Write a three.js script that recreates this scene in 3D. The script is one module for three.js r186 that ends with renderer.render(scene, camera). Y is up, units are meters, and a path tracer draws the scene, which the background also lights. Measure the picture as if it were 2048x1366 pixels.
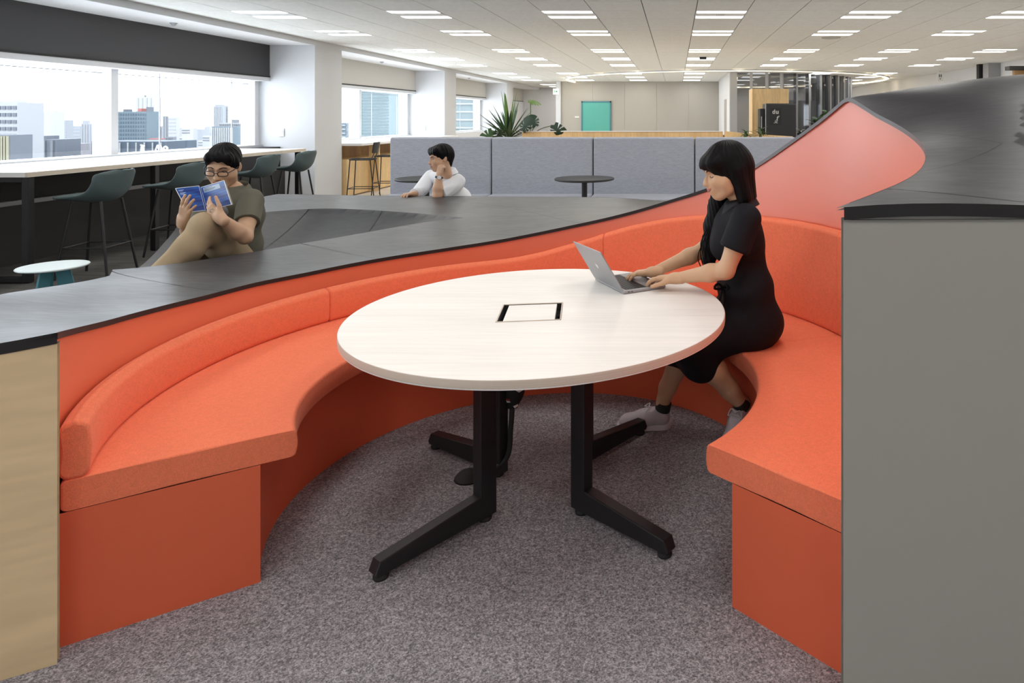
import * as THREE from 'three';
import { mergeGeometries } from 'three/addons/utils/BufferGeometryUtils.js';
import { RoundedBoxGeometry } from 'three/addons/geometries/RoundedBoxGeometry.js';
import { RectAreaLightUniformsLib } from 'three/addons/lights/RectAreaLightUniformsLib.js';

// ------------------------------------------------------------ camera, sky, exposure
const FOCAL = 1365, PPX = 1352, PPY = 233, EYE = 1.5;      // a level camera with a shifted lens
const scene = new THREE.Scene();
const camera = new THREE.PerspectiveCamera(2 * Math.atan(683 / FOCAL) * 180 / Math.PI, 2048 / 1366, 0.05, 6000);
camera.position.set(0, EYE, 0);
camera.setViewOffset(2048, 1366, 1024 - PPX, 683 - PPY, 2048, 1366);
const renderer = new THREE.WebGLRenderer({ antialias: true });
renderer.toneMapping = THREE.LinearToneMapping;
renderer.toneMappingExposure = 1.08;
renderer.shadowMap.enabled = true;
scene.background = new THREE.Color().setRGB(0.93, 0.97, 1.03);   // a bright, even overcast sky
scene.backgroundIntensity = 6.8;
const LAMP_RADIANCE = 14;                                   // of every bar in the ceiling lights
RectAreaLightUniformsLib.init();

// ------------------------------------------------------------ helpers
const { sin, cos, PI, min, max, abs, sqrt, floor, hypot, atan2, pow, exp } = Math;
const clamp = (x, a = 0, b = 1) => min(b, max(a, x));
const lerp = (a, b, t) => a + (b - a) * t;
const smooth = (a, b, x) => { const t = clamp((x - a) / (b - a)); return t * t * (3 - 2 * t); };
const V = (x, y, z) => new THREE.Vector3(x, y, z);
const at = (px, py, d) => V((px - PPX) / FOCAL * d, EYE - (py - PPY) / FOCAL * d, -d);   // a point measured in the photograph, at its distance
function rng(seed) { let s = seed >>> 0; return () => { s = (s + 0x6d2b79f5) | 0; let t = Math.imul(s ^ (s >>> 15), 1 | s); t = (t + Math.imul(t ^ (t >>> 7), 61 | t)) ^ t; return ((t ^ (t >>> 14)) >>> 0) / 4294967296; }; }
const pw = (pts) => (x) => {                                  // smooth curve through [x, y] points
  const n = pts.length;
  if (x <= pts[0][0]) return pts[0][1];
  if (x >= pts[n - 1][0]) return pts[n - 1][1];
  let i = 0; while (x > pts[i + 1][0]) i++;
  const s = (k) => k <= 0 ? (pts[1][1] - pts[0][1]) / (pts[1][0] - pts[0][0]) : k >= n - 1 ? (pts[n - 1][1] - pts[n - 2][1]) / (pts[n - 1][0] - pts[n - 2][0]) : (pts[k + 1][1] - pts[k - 1][1]) / (pts[k + 1][0] - pts[k - 1][0]);
  const h = pts[i + 1][0] - pts[i][0], t = (x - pts[i][0]) / h, a = pts[i][1], b = pts[i + 1][1];
  return a * (1 + 2 * t) * (1 - t) ** 2 + s(i) * h * t * (1 - t) ** 2 + b * t * t * (3 - 2 * t) + s(i + 1) * h * t * t * (t - 1);
};
// noise that repeats after `p` cells
const hash = (x, y, s) => { let h = Math.imul(x, 374761393) + Math.imul(y, 668265263) + Math.imul(s, 982451653); h = Math.imul(h ^ (h >>> 13), 1274126177); return ((h ^ (h >>> 16)) >>> 0) / 4294967296; };
const noise = (x, y, px, py, s = 0) => {
  const x0 = floor(x), y0 = floor(y), fx = x - x0, fy = y - y0, u = fx * fx * (3 - 2 * fx), v = fy * fy * (3 - 2 * fy), m = (a, p) => ((a % p) + p) % p;
  const g = (i, j) => hash(m(x0 + i, px), m(y0 + j, py), s);
  return lerp(lerp(g(0, 0), g(1, 0), u), lerp(g(0, 1), g(1, 1), u), v);
};
function tex(n, f, srgb = true, m = n) {                      // f(u, v, x, y) -> [r, g, b] 0..255
  const d = new Uint8Array(n * m * 4);
  for (let y = 0; y < m; y++) for (let x = 0; x < n; x++) { const c = f(x / n, y / m, x, y), o = (y * n + x) * 4; d[o] = clamp(c[0], 0, 255); d[o + 1] = clamp(c[1], 0, 255); d[o + 2] = clamp(c[2], 0, 255); d[o + 3] = 255; }
  const t = new THREE.DataTexture(d, n, m);
  t.wrapS = t.wrapT = THREE.RepeatWrapping; t.magFilter = THREE.LinearFilter; t.minFilter = THREE.LinearMipmapLinearFilter; t.generateMipmaps = true;
  if (srgb) t.colorSpace = THREE.SRGBColorSpace;
  t.needsUpdate = true;
  return t;
}
const sized = (t, metres, metres2 = metres) => { t.repeat.set(1 / metres, 1 / metres2); return t; };   // uv is in metres
function canvasTex(w, h, draw) { const c = document.createElement('canvas'); c.width = w; c.height = h; draw(c.getContext('2d'), w, h); const t = new THREE.CanvasTexture(c); t.colorSpace = THREE.SRGBColorSpace; return t; }

// geometry with uv in metres from the side each face looks to
function metreUV(g) {
  g = g.index ? g.toNonIndexed() : g;
  const p = g.attributes.position, n = p.count, uv = new Float32Array(n * 2), a = V(), b = V(), c = V();
  for (let i = 0; i < n; i += 3) {
    a.fromBufferAttribute(p, i); b.fromBufferAttribute(p, i + 1); c.fromBufferAttribute(p, i + 2);
    const N = b.clone().sub(a).cross(c.clone().sub(a)), ax = abs(N.x), ay = abs(N.y), az = abs(N.z);
    [a, b, c].forEach((q, k) => { const o = (i + k) * 2; if (ay >= ax && ay >= az) { uv[o] = q.x; uv[o + 1] = q.z; } else if (ax >= az) { uv[o] = q.z; uv[o + 1] = q.y; } else { uv[o] = q.x; uv[o + 1] = q.y; } });
  }
  g.setAttribute('uv', new THREE.BufferAttribute(uv, 2));
  return g;
}
const plainGeo = (g) => { g = g.index ? g.toNonIndexed() : g.clone(); for (const k of Object.keys(g.attributes)) if (!['position', 'normal', 'uv'].includes(k)) g.deleteAttribute(k); if (!g.attributes.uv) metreUV(g); if (!g.attributes.normal) g.computeVertexNormals(); g.clearGroups(); return g; };
const merge = (list) => mergeGeometries(list.map(plainGeo));
const box = (x0, x1, y0, y1, z0, z1) => metreUV(new THREE.BoxGeometry(x1 - x0, y1 - y0, z1 - z0).translate((x0 + x1) / 2, (y0 + y1) / 2, (z0 + z1) / 2));
const rbox = (x0, x1, y0, y1, z0, z1, r = 0.01, s = 3) => metreUV(new RoundedBoxGeometry(x1 - x0, y1 - y0, z1 - z0, s, r).translate((x0 + x1) / 2, (y0 + y1) / 2, (z0 + z1) / 2));
const tubeOf = (pts, r, seg = 24, rad = 10, closed = false) => new THREE.TubeGeometry(new THREE.CatmullRomCurve3(pts, closed, 'centripetal'), seg, r, rad, closed);
function rod(a, b, r, r2 = r, rad = 12) {                     // straight round bar between two points
  const d = b.clone().sub(a), g = new THREE.CylinderGeometry(r2, r, d.length(), rad);
  g.applyQuaternion(new THREE.Quaternion().setFromUnitVectors(V(0, 1, 0), d.clone().normalize()));
  return g.translate((a.x + b.x) / 2, (a.y + b.y) / 2, (a.z + b.z) / 2);
}
function beam(a, b, w, h, up = V(0, 1, 0)) {                  // rectangular bar
  const d = b.clone().sub(a), L = d.length(), z = d.clone().normalize(), x = up.clone().cross(z).normalize(), y = z.clone().cross(x);
  return metreUV(new RoundedBoxGeometry(w, h, L, 2, min(w, h) * 0.12)).applyMatrix4(new THREE.Matrix4().makeBasis(x, y, z).setPosition(a.clone().lerp(b, 0.5)));
}
const lathe = (pts, seg = 48) => new THREE.LatheGeometry(pts.map(([x, y]) => new THREE.Vector2(x, y)), seg);
function gridGeo(nu, nv, f, closeU = false) {                 // surface f(u, v) -> Vector3
  const p = [], uv = [], id = [];
  for (let j = 0; j <= nv; j++) for (let i = 0; i <= nu; i++) { const q = f(i / nu, j / nv); p.push(q.x, q.y, q.z); uv.push(q.u ?? i / nu, q.v ?? j / nv); }
  for (let j = 0; j < nv; j++) for (let i = 0; i < nu; i++) { const a = j * (nu + 1) + i, b = a + 1, c = a + nu + 1, d = c + 1; id.push(a, b, d, a, d, c); }
  const g = new THREE.BufferGeometry();
  g.setAttribute('position', new THREE.Float32BufferAttribute(p, 3)); g.setAttribute('uv', new THREE.Float32BufferAttribute(uv, 2)); g.setIndex(id); g.computeVertexNormals();
  if (closeU) { const n = g.attributes.normal; for (let j = 0; j <= nv; j++) { const a = j * (nu + 1), b = a + nu, x = n.getX(a) + n.getX(b), y = n.getY(a) + n.getY(b), z = n.getZ(a) + n.getZ(b), l = hypot(x, y, z) || 1; n.setXYZ(a, x / l, y / l, z / l); n.setXYZ(b, x / l, y / l, z / l); } }
  return g;
}
const taken = new Map();
const numbered = (name) => { const k = taken.get(name) ?? 0; taken.set(name, k + 1); return k ? `${name}_${String(k).padStart(3, '0')}` : name; };
function mesh(name, g, m, parent) {
  if (Array.isArray(g)) g = g.length > 1 ? merge(g) : g[0];
  const o = new THREE.Mesh(g, m); o.castShadow = o.receiveShadow = true;
  o.name = parent ? name : numbered(name);
  (parent ?? scene).add(o);
  return o;
}
function tag(o, label, category, group) { o.userData.label = label; o.userData.category = category; if (group) o.userData.group = group; return o; }
function thing(name, label, category, pos = [0, 0, 0], turn = 0, group) {
  const o = new THREE.Group(); o.name = numbered(name); scene.add(o); o.position.set(...pos); o.rotation.y = turn;
  return tag(o, label, category, group);
}
function structure(name, g, m, label) { const o = mesh(name, g, m); o.name = name; o.userData.kind = 'structure'; if (label) o.userData.label = label; return o; }
function copyOf(root, pos, turn, label, group) { const r = root.clone(); r.name = numbered(root.name.replace(/_\d{3}$/, '')); scene.add(r); r.position.set(...pos); r.rotation.y = turn; r.userData = { ...root.userData }; if (label) r.userData.label = label; if (group) r.userData.group = group; return r; }

// ------------------------------------------------------------ materials
const std = (o) => new THREE.MeshStandardMaterial(o), phys = (o) => new THREE.MeshPhysicalMaterial(o);
const col = (r, g, b) => new THREE.Color().setRGB(r, g, b);   // linear
const M = {};
{
  const r = rng(11);
  // carpet: heathered loop pile in greys
  const pile = tex(1024, (u, v, x, y) => {
    const a = hash(x >> 1, y, 1), b = noise(u * 300, v * 300, 300, 300, 2), c = noise(u * 130, v * 210, 130, 210, 3), d = noise(u * 9, v * 9, 9, 9, 4);
    const k = 142 + (a - 0.5) * 78 + (b - 0.5) * 70 + (c - 0.5) * 34 + (d - 0.5) * 8;
    return [k * 0.985, k * 0.97, k * 1.0];
  });
  M.carpet = std({ map: sized(pile, 1.3), roughness: 0.95, bumpMap: sized(pile.clone(), 1.3), bumpScale: 0.003 });
  const tile = tex(512, (u, v, x, y) => { const a = hash(x, y, 5), b = noise(u * 8, v * 90, 8, 90, 6), c = noise(u * 5, v * 7, 5, 7, 7); const k = 84 + (a - 0.5) * 26 + (b - 0.5) * 26 + (c - 0.5) * 40; return [k, k * 0.97, k * 0.93]; });
  M.aisleCarpet = std({ map: sized(tile, 2.0), roughness: 0.95 });
  // orange paint and upholstery
  M.orangePaint = phys({ color: col(0.78, 0.165, 0.068), roughness: 0.42, ior: 2.0, clearcoat: 1, clearcoatRoughness: 0.36, specularIntensity: 1 });
  M.orangeBase = std({ color: col(0.74, 0.135, 0.055), roughness: 0.55 });
  const weave = tex(512, (u, v, x, y) => { const w = ((x >> 1) + (y >> 1)) % 2 ? 1 : 0, a = hash(x >> 1, y >> 1, 8), b = noise(u * 60, v * 60, 60, 60, 9), k = 1 + (w - 0.5) * 0.04 + (a - 0.5) * 0.07 + (b - 0.5) * 0.03; return [241 * k, 128 * k, 92 * k]; });
  const weaveB = tex(512, (u, v, x, y) => { const k = (((x >> 1) + (y >> 1)) % 2 ? 150 : 90) + (hash(x >> 1, y >> 1, 8) - 0.5) * 90; return [k, k, k]; }, false);
  M.orangeFabric = phys({ map: sized(weave, 0.6), roughness: 0.95, bumpMap: sized(weaveB, 0.6), bumpScale: 0.0009, sheen: 0.35, sheenColor: col(1, 0.55, 0.4), sheenRoughness: 0.6 });
  const greyWeave = tex(512, (u, v, x, y) => { const a = hash(x, y >> 1, 12), b = noise(u * 24, v * 160, 24, 160, 13), k = 164 + (a - 0.5) * 16 + (b - 0.5) * 14; return [k * 0.98, k, k * 1.06]; });
  M.greyFabric = std({ map: sized(greyWeave, 0.9), roughness: 0.95 });
  // charcoal linoleum with a faint brushed mottling
  const lino = tex(1024, (u, v, x, y) => { const b = noise(u * 40, v * 220, 40, 220, 14), c = noise(u * 14, v * 60, 14, 60, 15), a = hash(x, y, 16), k = 47 + (b - 0.5) * 8 + (c - 0.5) * 5 + (a - 0.5) * 8; return [k * 0.98, k, k * 1.09]; });
  const linoR = tex(512, (u, v) => { const b = noise(u * 30, v * 150, 30, 150, 17), c = noise(u * 6, v * 20, 6, 20, 18), k = 103 + (b - 0.5) * 12 + (c - 0.5) * 8; return [k, k, k]; }, false);
  M.lino = std({ map: sized(lino, 1.6), roughness: 1, roughnessMap: sized(linoR, 1.6) });
  M.linoEdge = std({ color: col(0.012, 0.011, 0.011), roughness: 0.55 });
  M.steelEdge = std({ color: col(0.16, 0.165, 0.17), roughness: 0.4, metalness: 0.2 });
  // woods
  const wood = (base, amp, s, streak = 70) => tex(512, (u, v, x, y) => { const w = noise(u * 4, v * 3, 4, 3, s) * 2.4, b = noise(u * 5 + w, v * streak, 5, streak, s + 1), c = noise(u * 16, v * streak * 3, 16, streak * 3, s + 2), d = noise(u * 2, v * 9, 2, 9, s + 3), k = 1 + ((b - 0.5) * 0.6 + (c - 0.5) * 0.5 + (d - 0.5) * 0.7) * amp; return base.map((q) => q * k); });
  const rot = (t) => { t = t.clone(); t.rotation = PI / 2; return t; };
  const ash = wood([238, 236, 231], 0.05, 20, 90);
  M.whiteAsh = std({ map: sized(ash, 1.4, 0.7), roughness: 0.42 });
  M.ashEdge = std({ map: sized(wood([214, 200, 184], 0.1, 24, 40), 1.4, 0.3), roughness: 0.5 });
  const pine = wood([222, 197, 156], 0.09, 28, 26);
  M.plywood = std({ map: sized(pine, 1.3, 1.0), roughness: 0.55 });
  const oakT = wood([222, 190, 140], 0.12, 32, 60);
  M.oak = std({ map: sized(rot(oakT), 0.8, 0.8), roughness: 0.55 });
  M.oakBrown = std({ map: sized(rot(wood([176, 138, 94], 0.2, 36, 60)), 0.8, 0.8), roughness: 0.55 });
  M.oakFloor = std({ map: sized(wood([205, 198, 188], 0.08, 50, 40), 1.2, 0.6), roughness: 0.5 });
  // paints, metals, glass
  M.greyPanel = std({ color: col(0.37, 0.355, 0.315), roughness: 0.5 });
  M.white = std({ color: col(0.8, 0.8, 0.8), roughness: 0.6 });
  M.wall = std({ color: col(0.71, 0.72, 0.74), roughness: 0.8 });
  M.columnPaint = std({ color: col(0.6, 0.61, 0.63), roughness: 0.8 });
  M.ceilingTile = std({ map: sized(tex(256, (u, v, x, y) => { const k = 232 + (hash(x, y, 40) - 0.5) * 14 + (noise(u * 20, v * 20, 20, 20, 41) - 0.5) * 8; return [k, k, k * 0.985]; }), 0.64), roughness: 0.9 });
  M.ceilingVoid = std({ color: col(0.10, 0.10, 0.10), roughness: 0.9 });
  M.beige = std({ color: col(0.40, 0.38, 0.34), roughness: 0.7 });
  M.blindBeige = std({ color: col(0.52, 0.50, 0.46), roughness: 0.8 });
  M.darkBlind = std({ color: col(0.055, 0.055, 0.06), roughness: 0.75 });
  M.darkPanel = std({ color: col(0.02, 0.0185, 0.018), roughness: 0.6 });
  M.nightPanel = std({ color: col(0.011, 0.011, 0.014), roughness: 0.6 });
  M.black = std({ color: col(0.012, 0.012, 0.014), roughness: 0.42 });
  M.blackMatte = std({ color: col(0.016, 0.016, 0.017), roughness: 0.7 });
  M.frameWhite = std({ color: col(0.62, 0.635, 0.66), roughness: 0.5 });
  M.alu = std({ color: col(0.34, 0.35, 0.37), roughness: 0.45, metalness: 0.3 });
  M.silver = std({ color: col(0.36, 0.365, 0.38), roughness: 0.42, metalness: 0.6 });
  M.counterTop = std({ color: col(0.8, 0.8, 0.79), roughness: 0.45 });
  M.counterEdge = std({ map: sized(wood([206, 194, 178], 0.08, 44, 40), 1, 0.2), roughness: 0.55 });
  M.greenShell = std({ color: col(0.072, 0.105, 0.108), roughness: 0.72 });
  M.teal = std({ color: col(0.05, 0.20, 0.24), roughness: 0.5 });
  M.mintTop = std({ color: col(0.62, 0.70, 0.69), roughness: 0.4 });
  M.tealDoor = phys({ color: col(0.10, 0.40, 0.34), roughness: 0.22, clearcoat: 0.4 });
  M.pane = phys({ color: col(0.97, 0.99, 1), roughness: 0.0, transmission: 1, thickness: 0, ior: 1.45, specularIntensity: 0.6 });
  M.smokedPane = phys({ color: col(0.55, 0.56, 0.58), roughness: 0.03, transmission: 1, thickness: 0, ior: 1.5 });
  M.tubeGlow = std({ color: col(0.9, 0.9, 0.9), emissive: col(1, 0.985, 0.95), emissiveIntensity: 2.2 });
  M.coveGlow = std({ color: col(0.9, 0.85, 0.7), emissive: col(1, 0.86, 0.62), emissiveIntensity: 1.6 });
}
// ------------------------------------------------------------ the room
const CEIL = 2.806, WX = -7.4;                               // ceiling height, outer face of the window wall
const B = (x0, x1, y0, y1, d0, d1) => box(x0, x1, y0, y1, -d1, -d0);     // d0..d1: distance in front of the camera
const RB = (x0, x1, y0, y1, d0, d1, r, s) => rbox(x0, x1, y0, y1, -d1, -d0, r, s);
const FAR = 31, NEAR = -4.6, EAST = 7.9;
{
  const fl = structure('floor', B(WX, EAST + 0.2, -0.2, 0, NEAR - 0.2, FAR + 0.2), M.carpet, 'grey heathered loop carpet floor');
  mesh('carpet_strip', B(-6.9, -4.35, 0, 0.004, NEAR, 10.7), M.aisleCarpet, fl);
  mesh('wood_floor', [B(-4.35, EAST, 0, 0.003, 6.9, FAR), B(-6.9, -4.35, 0, 0.003, 10.7, FAR)], M.oakFloor, fl);
  // ceiling: dark void slab, lay-in tiles below it
  const ce = structure('ceiling', B(-6.17, EAST + 0.2, CEIL + 0.014, CEIL + 0.2, NEAR - 0.2, FAR + 0.2), M.ceilingVoid, 'white tiled office ceiling with dark joints');
  const CELL = 0.64, rows = [];
  const run = (d, n) => { for (let k = 0; k < n; k++) rows.push([d + k * CELL, d + (k + 1) * CELL, k]); };
  const bays = [[-6.94, 10], [-0.22, 10], [6.5, 10], [13.24, 11], [20.38, 11], [27.58, 5]];
  for (const [d, n] of bays) run(d, n);
  const end = []; for (let i = 0; i + 1 < bays.length; i++) { const e = bays[i][0] + bays[i][1] * CELL, s = bays[i + 1][0]; if (s - e > 0.03) end.push([e, s]); }
  const cols = []; for (let k = -11; k < 13; k++) { const a = 0.246 + k * CELL; if (a + CELL > -6.17 && a < EAST) cols.push([max(a, -6.17), min(a + CELL, EAST), ((k % 3) + 3) % 3 === 0 && a > -6 && a + CELL < EAST]); }
  const lit = (r, c) => c[2] && r[2] !== undefined && r[2] % 3 === 0 && r[2] < 9 && r[0] > -5;
  const G = 0.005, tileGeo = RB(0, CELL - 2 * G, CEIL, CEIL + 0.014, -(CELL - 2 * G), 0, 0.003, 1), rest = [], lamps = [];
  for (const r of [...rows, ...end]) for (const c of cols) {
    if (r[0] < NEAR) continue;
    if (lit(r, c)) { lamps.push([c[0], r[0]]); continue; }
    const full = r[1] - r[0] > 0.6 && c[1] - c[0] > 0.6, xr = (c[0] + c[1]) / 2 / r[0] * FOCAL + PPX;
    if (r[0] > 7 && r[0] < 13.3 && xr > 150 && xr < 2120) {
      const o = mesh('ceiling_tile', full ? tileGeo : B(0, c[1] - c[0] - 2 * G, CEIL, CEIL + 0.014, -(r[1] - r[0] - 2 * G), 0), M.ceilingTile, ce);
      o.position.set(c[0] + G, 0, -r[0] - G - (full ? CELL - 2 * G : r[1] - r[0] - 2 * G));
    } else rest.push(B(c[0] + G, c[1] - G, CEIL, CEIL + 0.014, r[0] + G, r[1] - G));
  }
  mesh('far_ceiling_tiles', merge(rest), M.ceilingTile, ce).userData.kind = 'stuff';
  // recessed lights, each a square tray with two glowing bars
  const proto = {};
  proto.tray = merge([B(-0.31, 0.31, CEIL + 0.004, CEIL + 0.013, -0.31, 0.31), B(-0.318, 0.318, CEIL - 0.003, CEIL + 0.01, -0.318, -0.31), B(-0.318, 0.318, CEIL - 0.003, CEIL + 0.01, 0.31, 0.318), B(-0.318, -0.31, CEIL - 0.003, CEIL + 0.01, -0.31, 0.31), B(0.31, 0.318, CEIL - 0.003, CEIL + 0.01, -0.31, 0.31)]);
  proto.bar = RB(-0.305, 0.305, CEIL - 0.008, CEIL + 0.012, -0.085, 0.085, 0.006, 2);
  proto.plate = B(-0.3, 0.3, CEIL - 0.002, CEIL + 0.006, -0.12, 0.12);
  proto.slots = merge([-2, -1, 0, 1, 2].map((k) => B(k * 0.022 - 0.004, k * 0.022 + 0.004, CEIL - 0.004, CEIL - 0.001, -0.05, 0.05)));
  for (const [x, d] of lamps) {
    const t = thing('ceiling_light', 'recessed square ceiling light with two glowing white bars', 'ceiling light', [x + 0.32, 0, -(d + 0.32)], 0, 'square recessed ceiling lights');
    mesh('tray', proto.tray, M.white, t); mesh('centre_plate', proto.plate, M.white, t);
    if (hash(floor(x * 10), floor(d * 10), 3) > 0.5) mesh('vent_slots', proto.slots, M.alu, t);
    for (const s of [-1, 1]) {
      const bar = mesh('light_bar', proto.bar, M.tubeGlow, t); bar.position.z = s * 0.22;
      const l = new THREE.RectAreaLight(new THREE.Color(1, 0.975, 0.93), LAMP_RADIANCE, 0.61, 0.17);
      l.name = 'light_bar_glow'; l.position.set(0, CEIL - 0.0105, s * 0.22); l.rotation.x = -PI / 2; t.add(l);
    }
  }
  // window wall: soffit, columns, blinds boxes, sills
  structure('trim_1', [B(WX, -6.19, 2.72, CEIL + 0.2, NEAR - 0.2, FAR + 0.2)], M.white, 'white soffit running along the window wall');
  structure('trim_2', [B(-6.19, -6.17, 2.718, CEIL + 0.05, NEAR, FAR)], M.columnPaint, 'grey fascia where the tiled ceiling meets the soffit');
  const columns = [[-1.5, -0.56], [5.06, 6.0], [11.66, 12.6], [18.2, 19.14], [24.9, 25.84]];
  columns.forEach(([a, b], i) => structure(`wall_column_${i + 1}`, [B(WX, -6.17, 0, 2.72, a, b)], M.columnPaint, 'pale painted column between the windows'));
  const spans = [[NEAR, -1.5], [-0.56, 5.06], [6.0, 11.66], [12.6, 18.2], [19.14, 24.9], [25.84, FAR]];
  spans.forEach(([a, b], i) => {
    const first = i <= 2, last = i === 5;
    structure(`wall_left_${i + 1}`, first ? [B(WX, -6.76, 0, 0.985, a, b)] : [B(WX, -6.94, 0, 0.985, a, b)], first ? M.nightPanel : M.wall, 'low wall under the windows');
    if (first) {
      structure(`trim_${10 + i}`, [B(-6.76, -6.68, 0, 0.6, a, b)], M.darkPanel, 'dark brown lower panel under the window counter');
      structure(`trim_${20 + i}`, [B(-6.76, -6.69, 0.6, 0.645, a, b)], M.alu, 'thin pale duct strip along the dark wall under the counter');
    }
    structure(`trim_${30 + i}`, [B(WX, -6.94, 2.19, 2.72, a, b)], first ? M.darkBlind : M.blindBeige, first ? 'charcoal panel above the window' : 'beige panel above the window');
    structure(`trim_${40 + i}`, [B(-6.96, -6.93, 2.166, 2.19, a, b)], M.blackMatte, 'black blind slot above the window');
    if (last) { structure('wall_left_far', B(WX, -6.94, 0.985, 2.19, a, b), M.wall, 'pale wall past the last window'); return; }
    // window: white frame, mullions, panes
    const w = structure(`window_${i + 1}`, [B(-7.38, -6.94, 2.1, 2.166, a, b), B(-7.36, -7.06, 0.985, 1.02, a, b), B(-7.36, -7.12, 1.02, 2.1, b - 0.12, b), B(-7.36, -7.12, 1.02, 2.1, a, a + 0.12)], M.frameWhite, 'wide window with white frame overlooking the city');
    const mid = i === 2 ? [8.66] : [(a + b) / 2];
    const e = [a + 0.12, ...mid, b - 0.12];
    for (const m of mid) mesh('mullion', [B(-7.36, -7.12, 1.02, 2.1, m - 0.055, m + 0.055)], M.frameWhite, w);
    for (let k = 0; k + 1 < e.length; k++) {
      mesh('pane', [B(-7.263, -7.257, 1.02, 2.1, e[k], e[k + 1])], M.pane, w);
      for (const s of (k ? [0.32, 0.86] : [0.45])) mesh('glazing_joint', [B(-7.256, -7.244, 1.02, 2.1, lerp(e[k], e[k + 1], s) - 0.006, lerp(e[k], e[k + 1], s) + 0.006)], M.alu, w);
      mesh('frame_line', [B(-7.25, -7.235, 2.045, 2.055, e[k], e[k + 1])], M.alu, w);
    }
  });
  // far, right and rear walls
  structure('wall_far', B(WX, EAST + 0.2, 0, CEIL + 0.2, FAR, FAR + 0.2), M.wall, 'pale end wall of the office');
  structure('wall_right', [B(EAST, EAST + 0.2, 0, CEIL + 0.2, NEAR, FAR)], M.wall, 'pale right wall');
  structure('wall_rear', B(WX, EAST + 0.2, 0, CEIL + 0.2, NEAR - 0.2, NEAR), M.wall, 'pale rear wall');
  // switches and downlights near the windows
  for (const [x, y, d, l] of [[at(562, 265, 11.64).x, at(562, 265, 11.64).y, 11.655, 'white wall switch plate on the column beside the dark blind panel'], [at(848, 256, 18.19).x, at(848, 256, 18.19).y, 18.195, 'white wall switch plate on the column beside the beige blind panel']]) {
    const t = thing('wall_switch', l, 'wall switch', [x, y, -d]);
    mesh('plate', rbox(-0.045, 0.045, -0.07, 0.07, 0, 0.012, 0.004), M.white, t); mesh('button', rbox(-0.02, 0.02, -0.035, 0.035, 0.01, 0.017, 0.003), M.frameWhite, t);
  }
  for (const [d, l] of [[8.9, 'charcoal'], [15.2, 'nearer beige'], [21.6, 'farther beige']]) {
    const t = thing('smoke_detector', `tiny round detector on the white soffit above the ${l} blind panel`, 'detector', [-6.55, 2.72, -d]);
    mesh('body', lathe([[0, -0.035], [0.018, -0.035], [0.03, -0.02], [0.045, -0.004], [0.045, 0]], 20), M.alu, t);
  }
}
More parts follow.
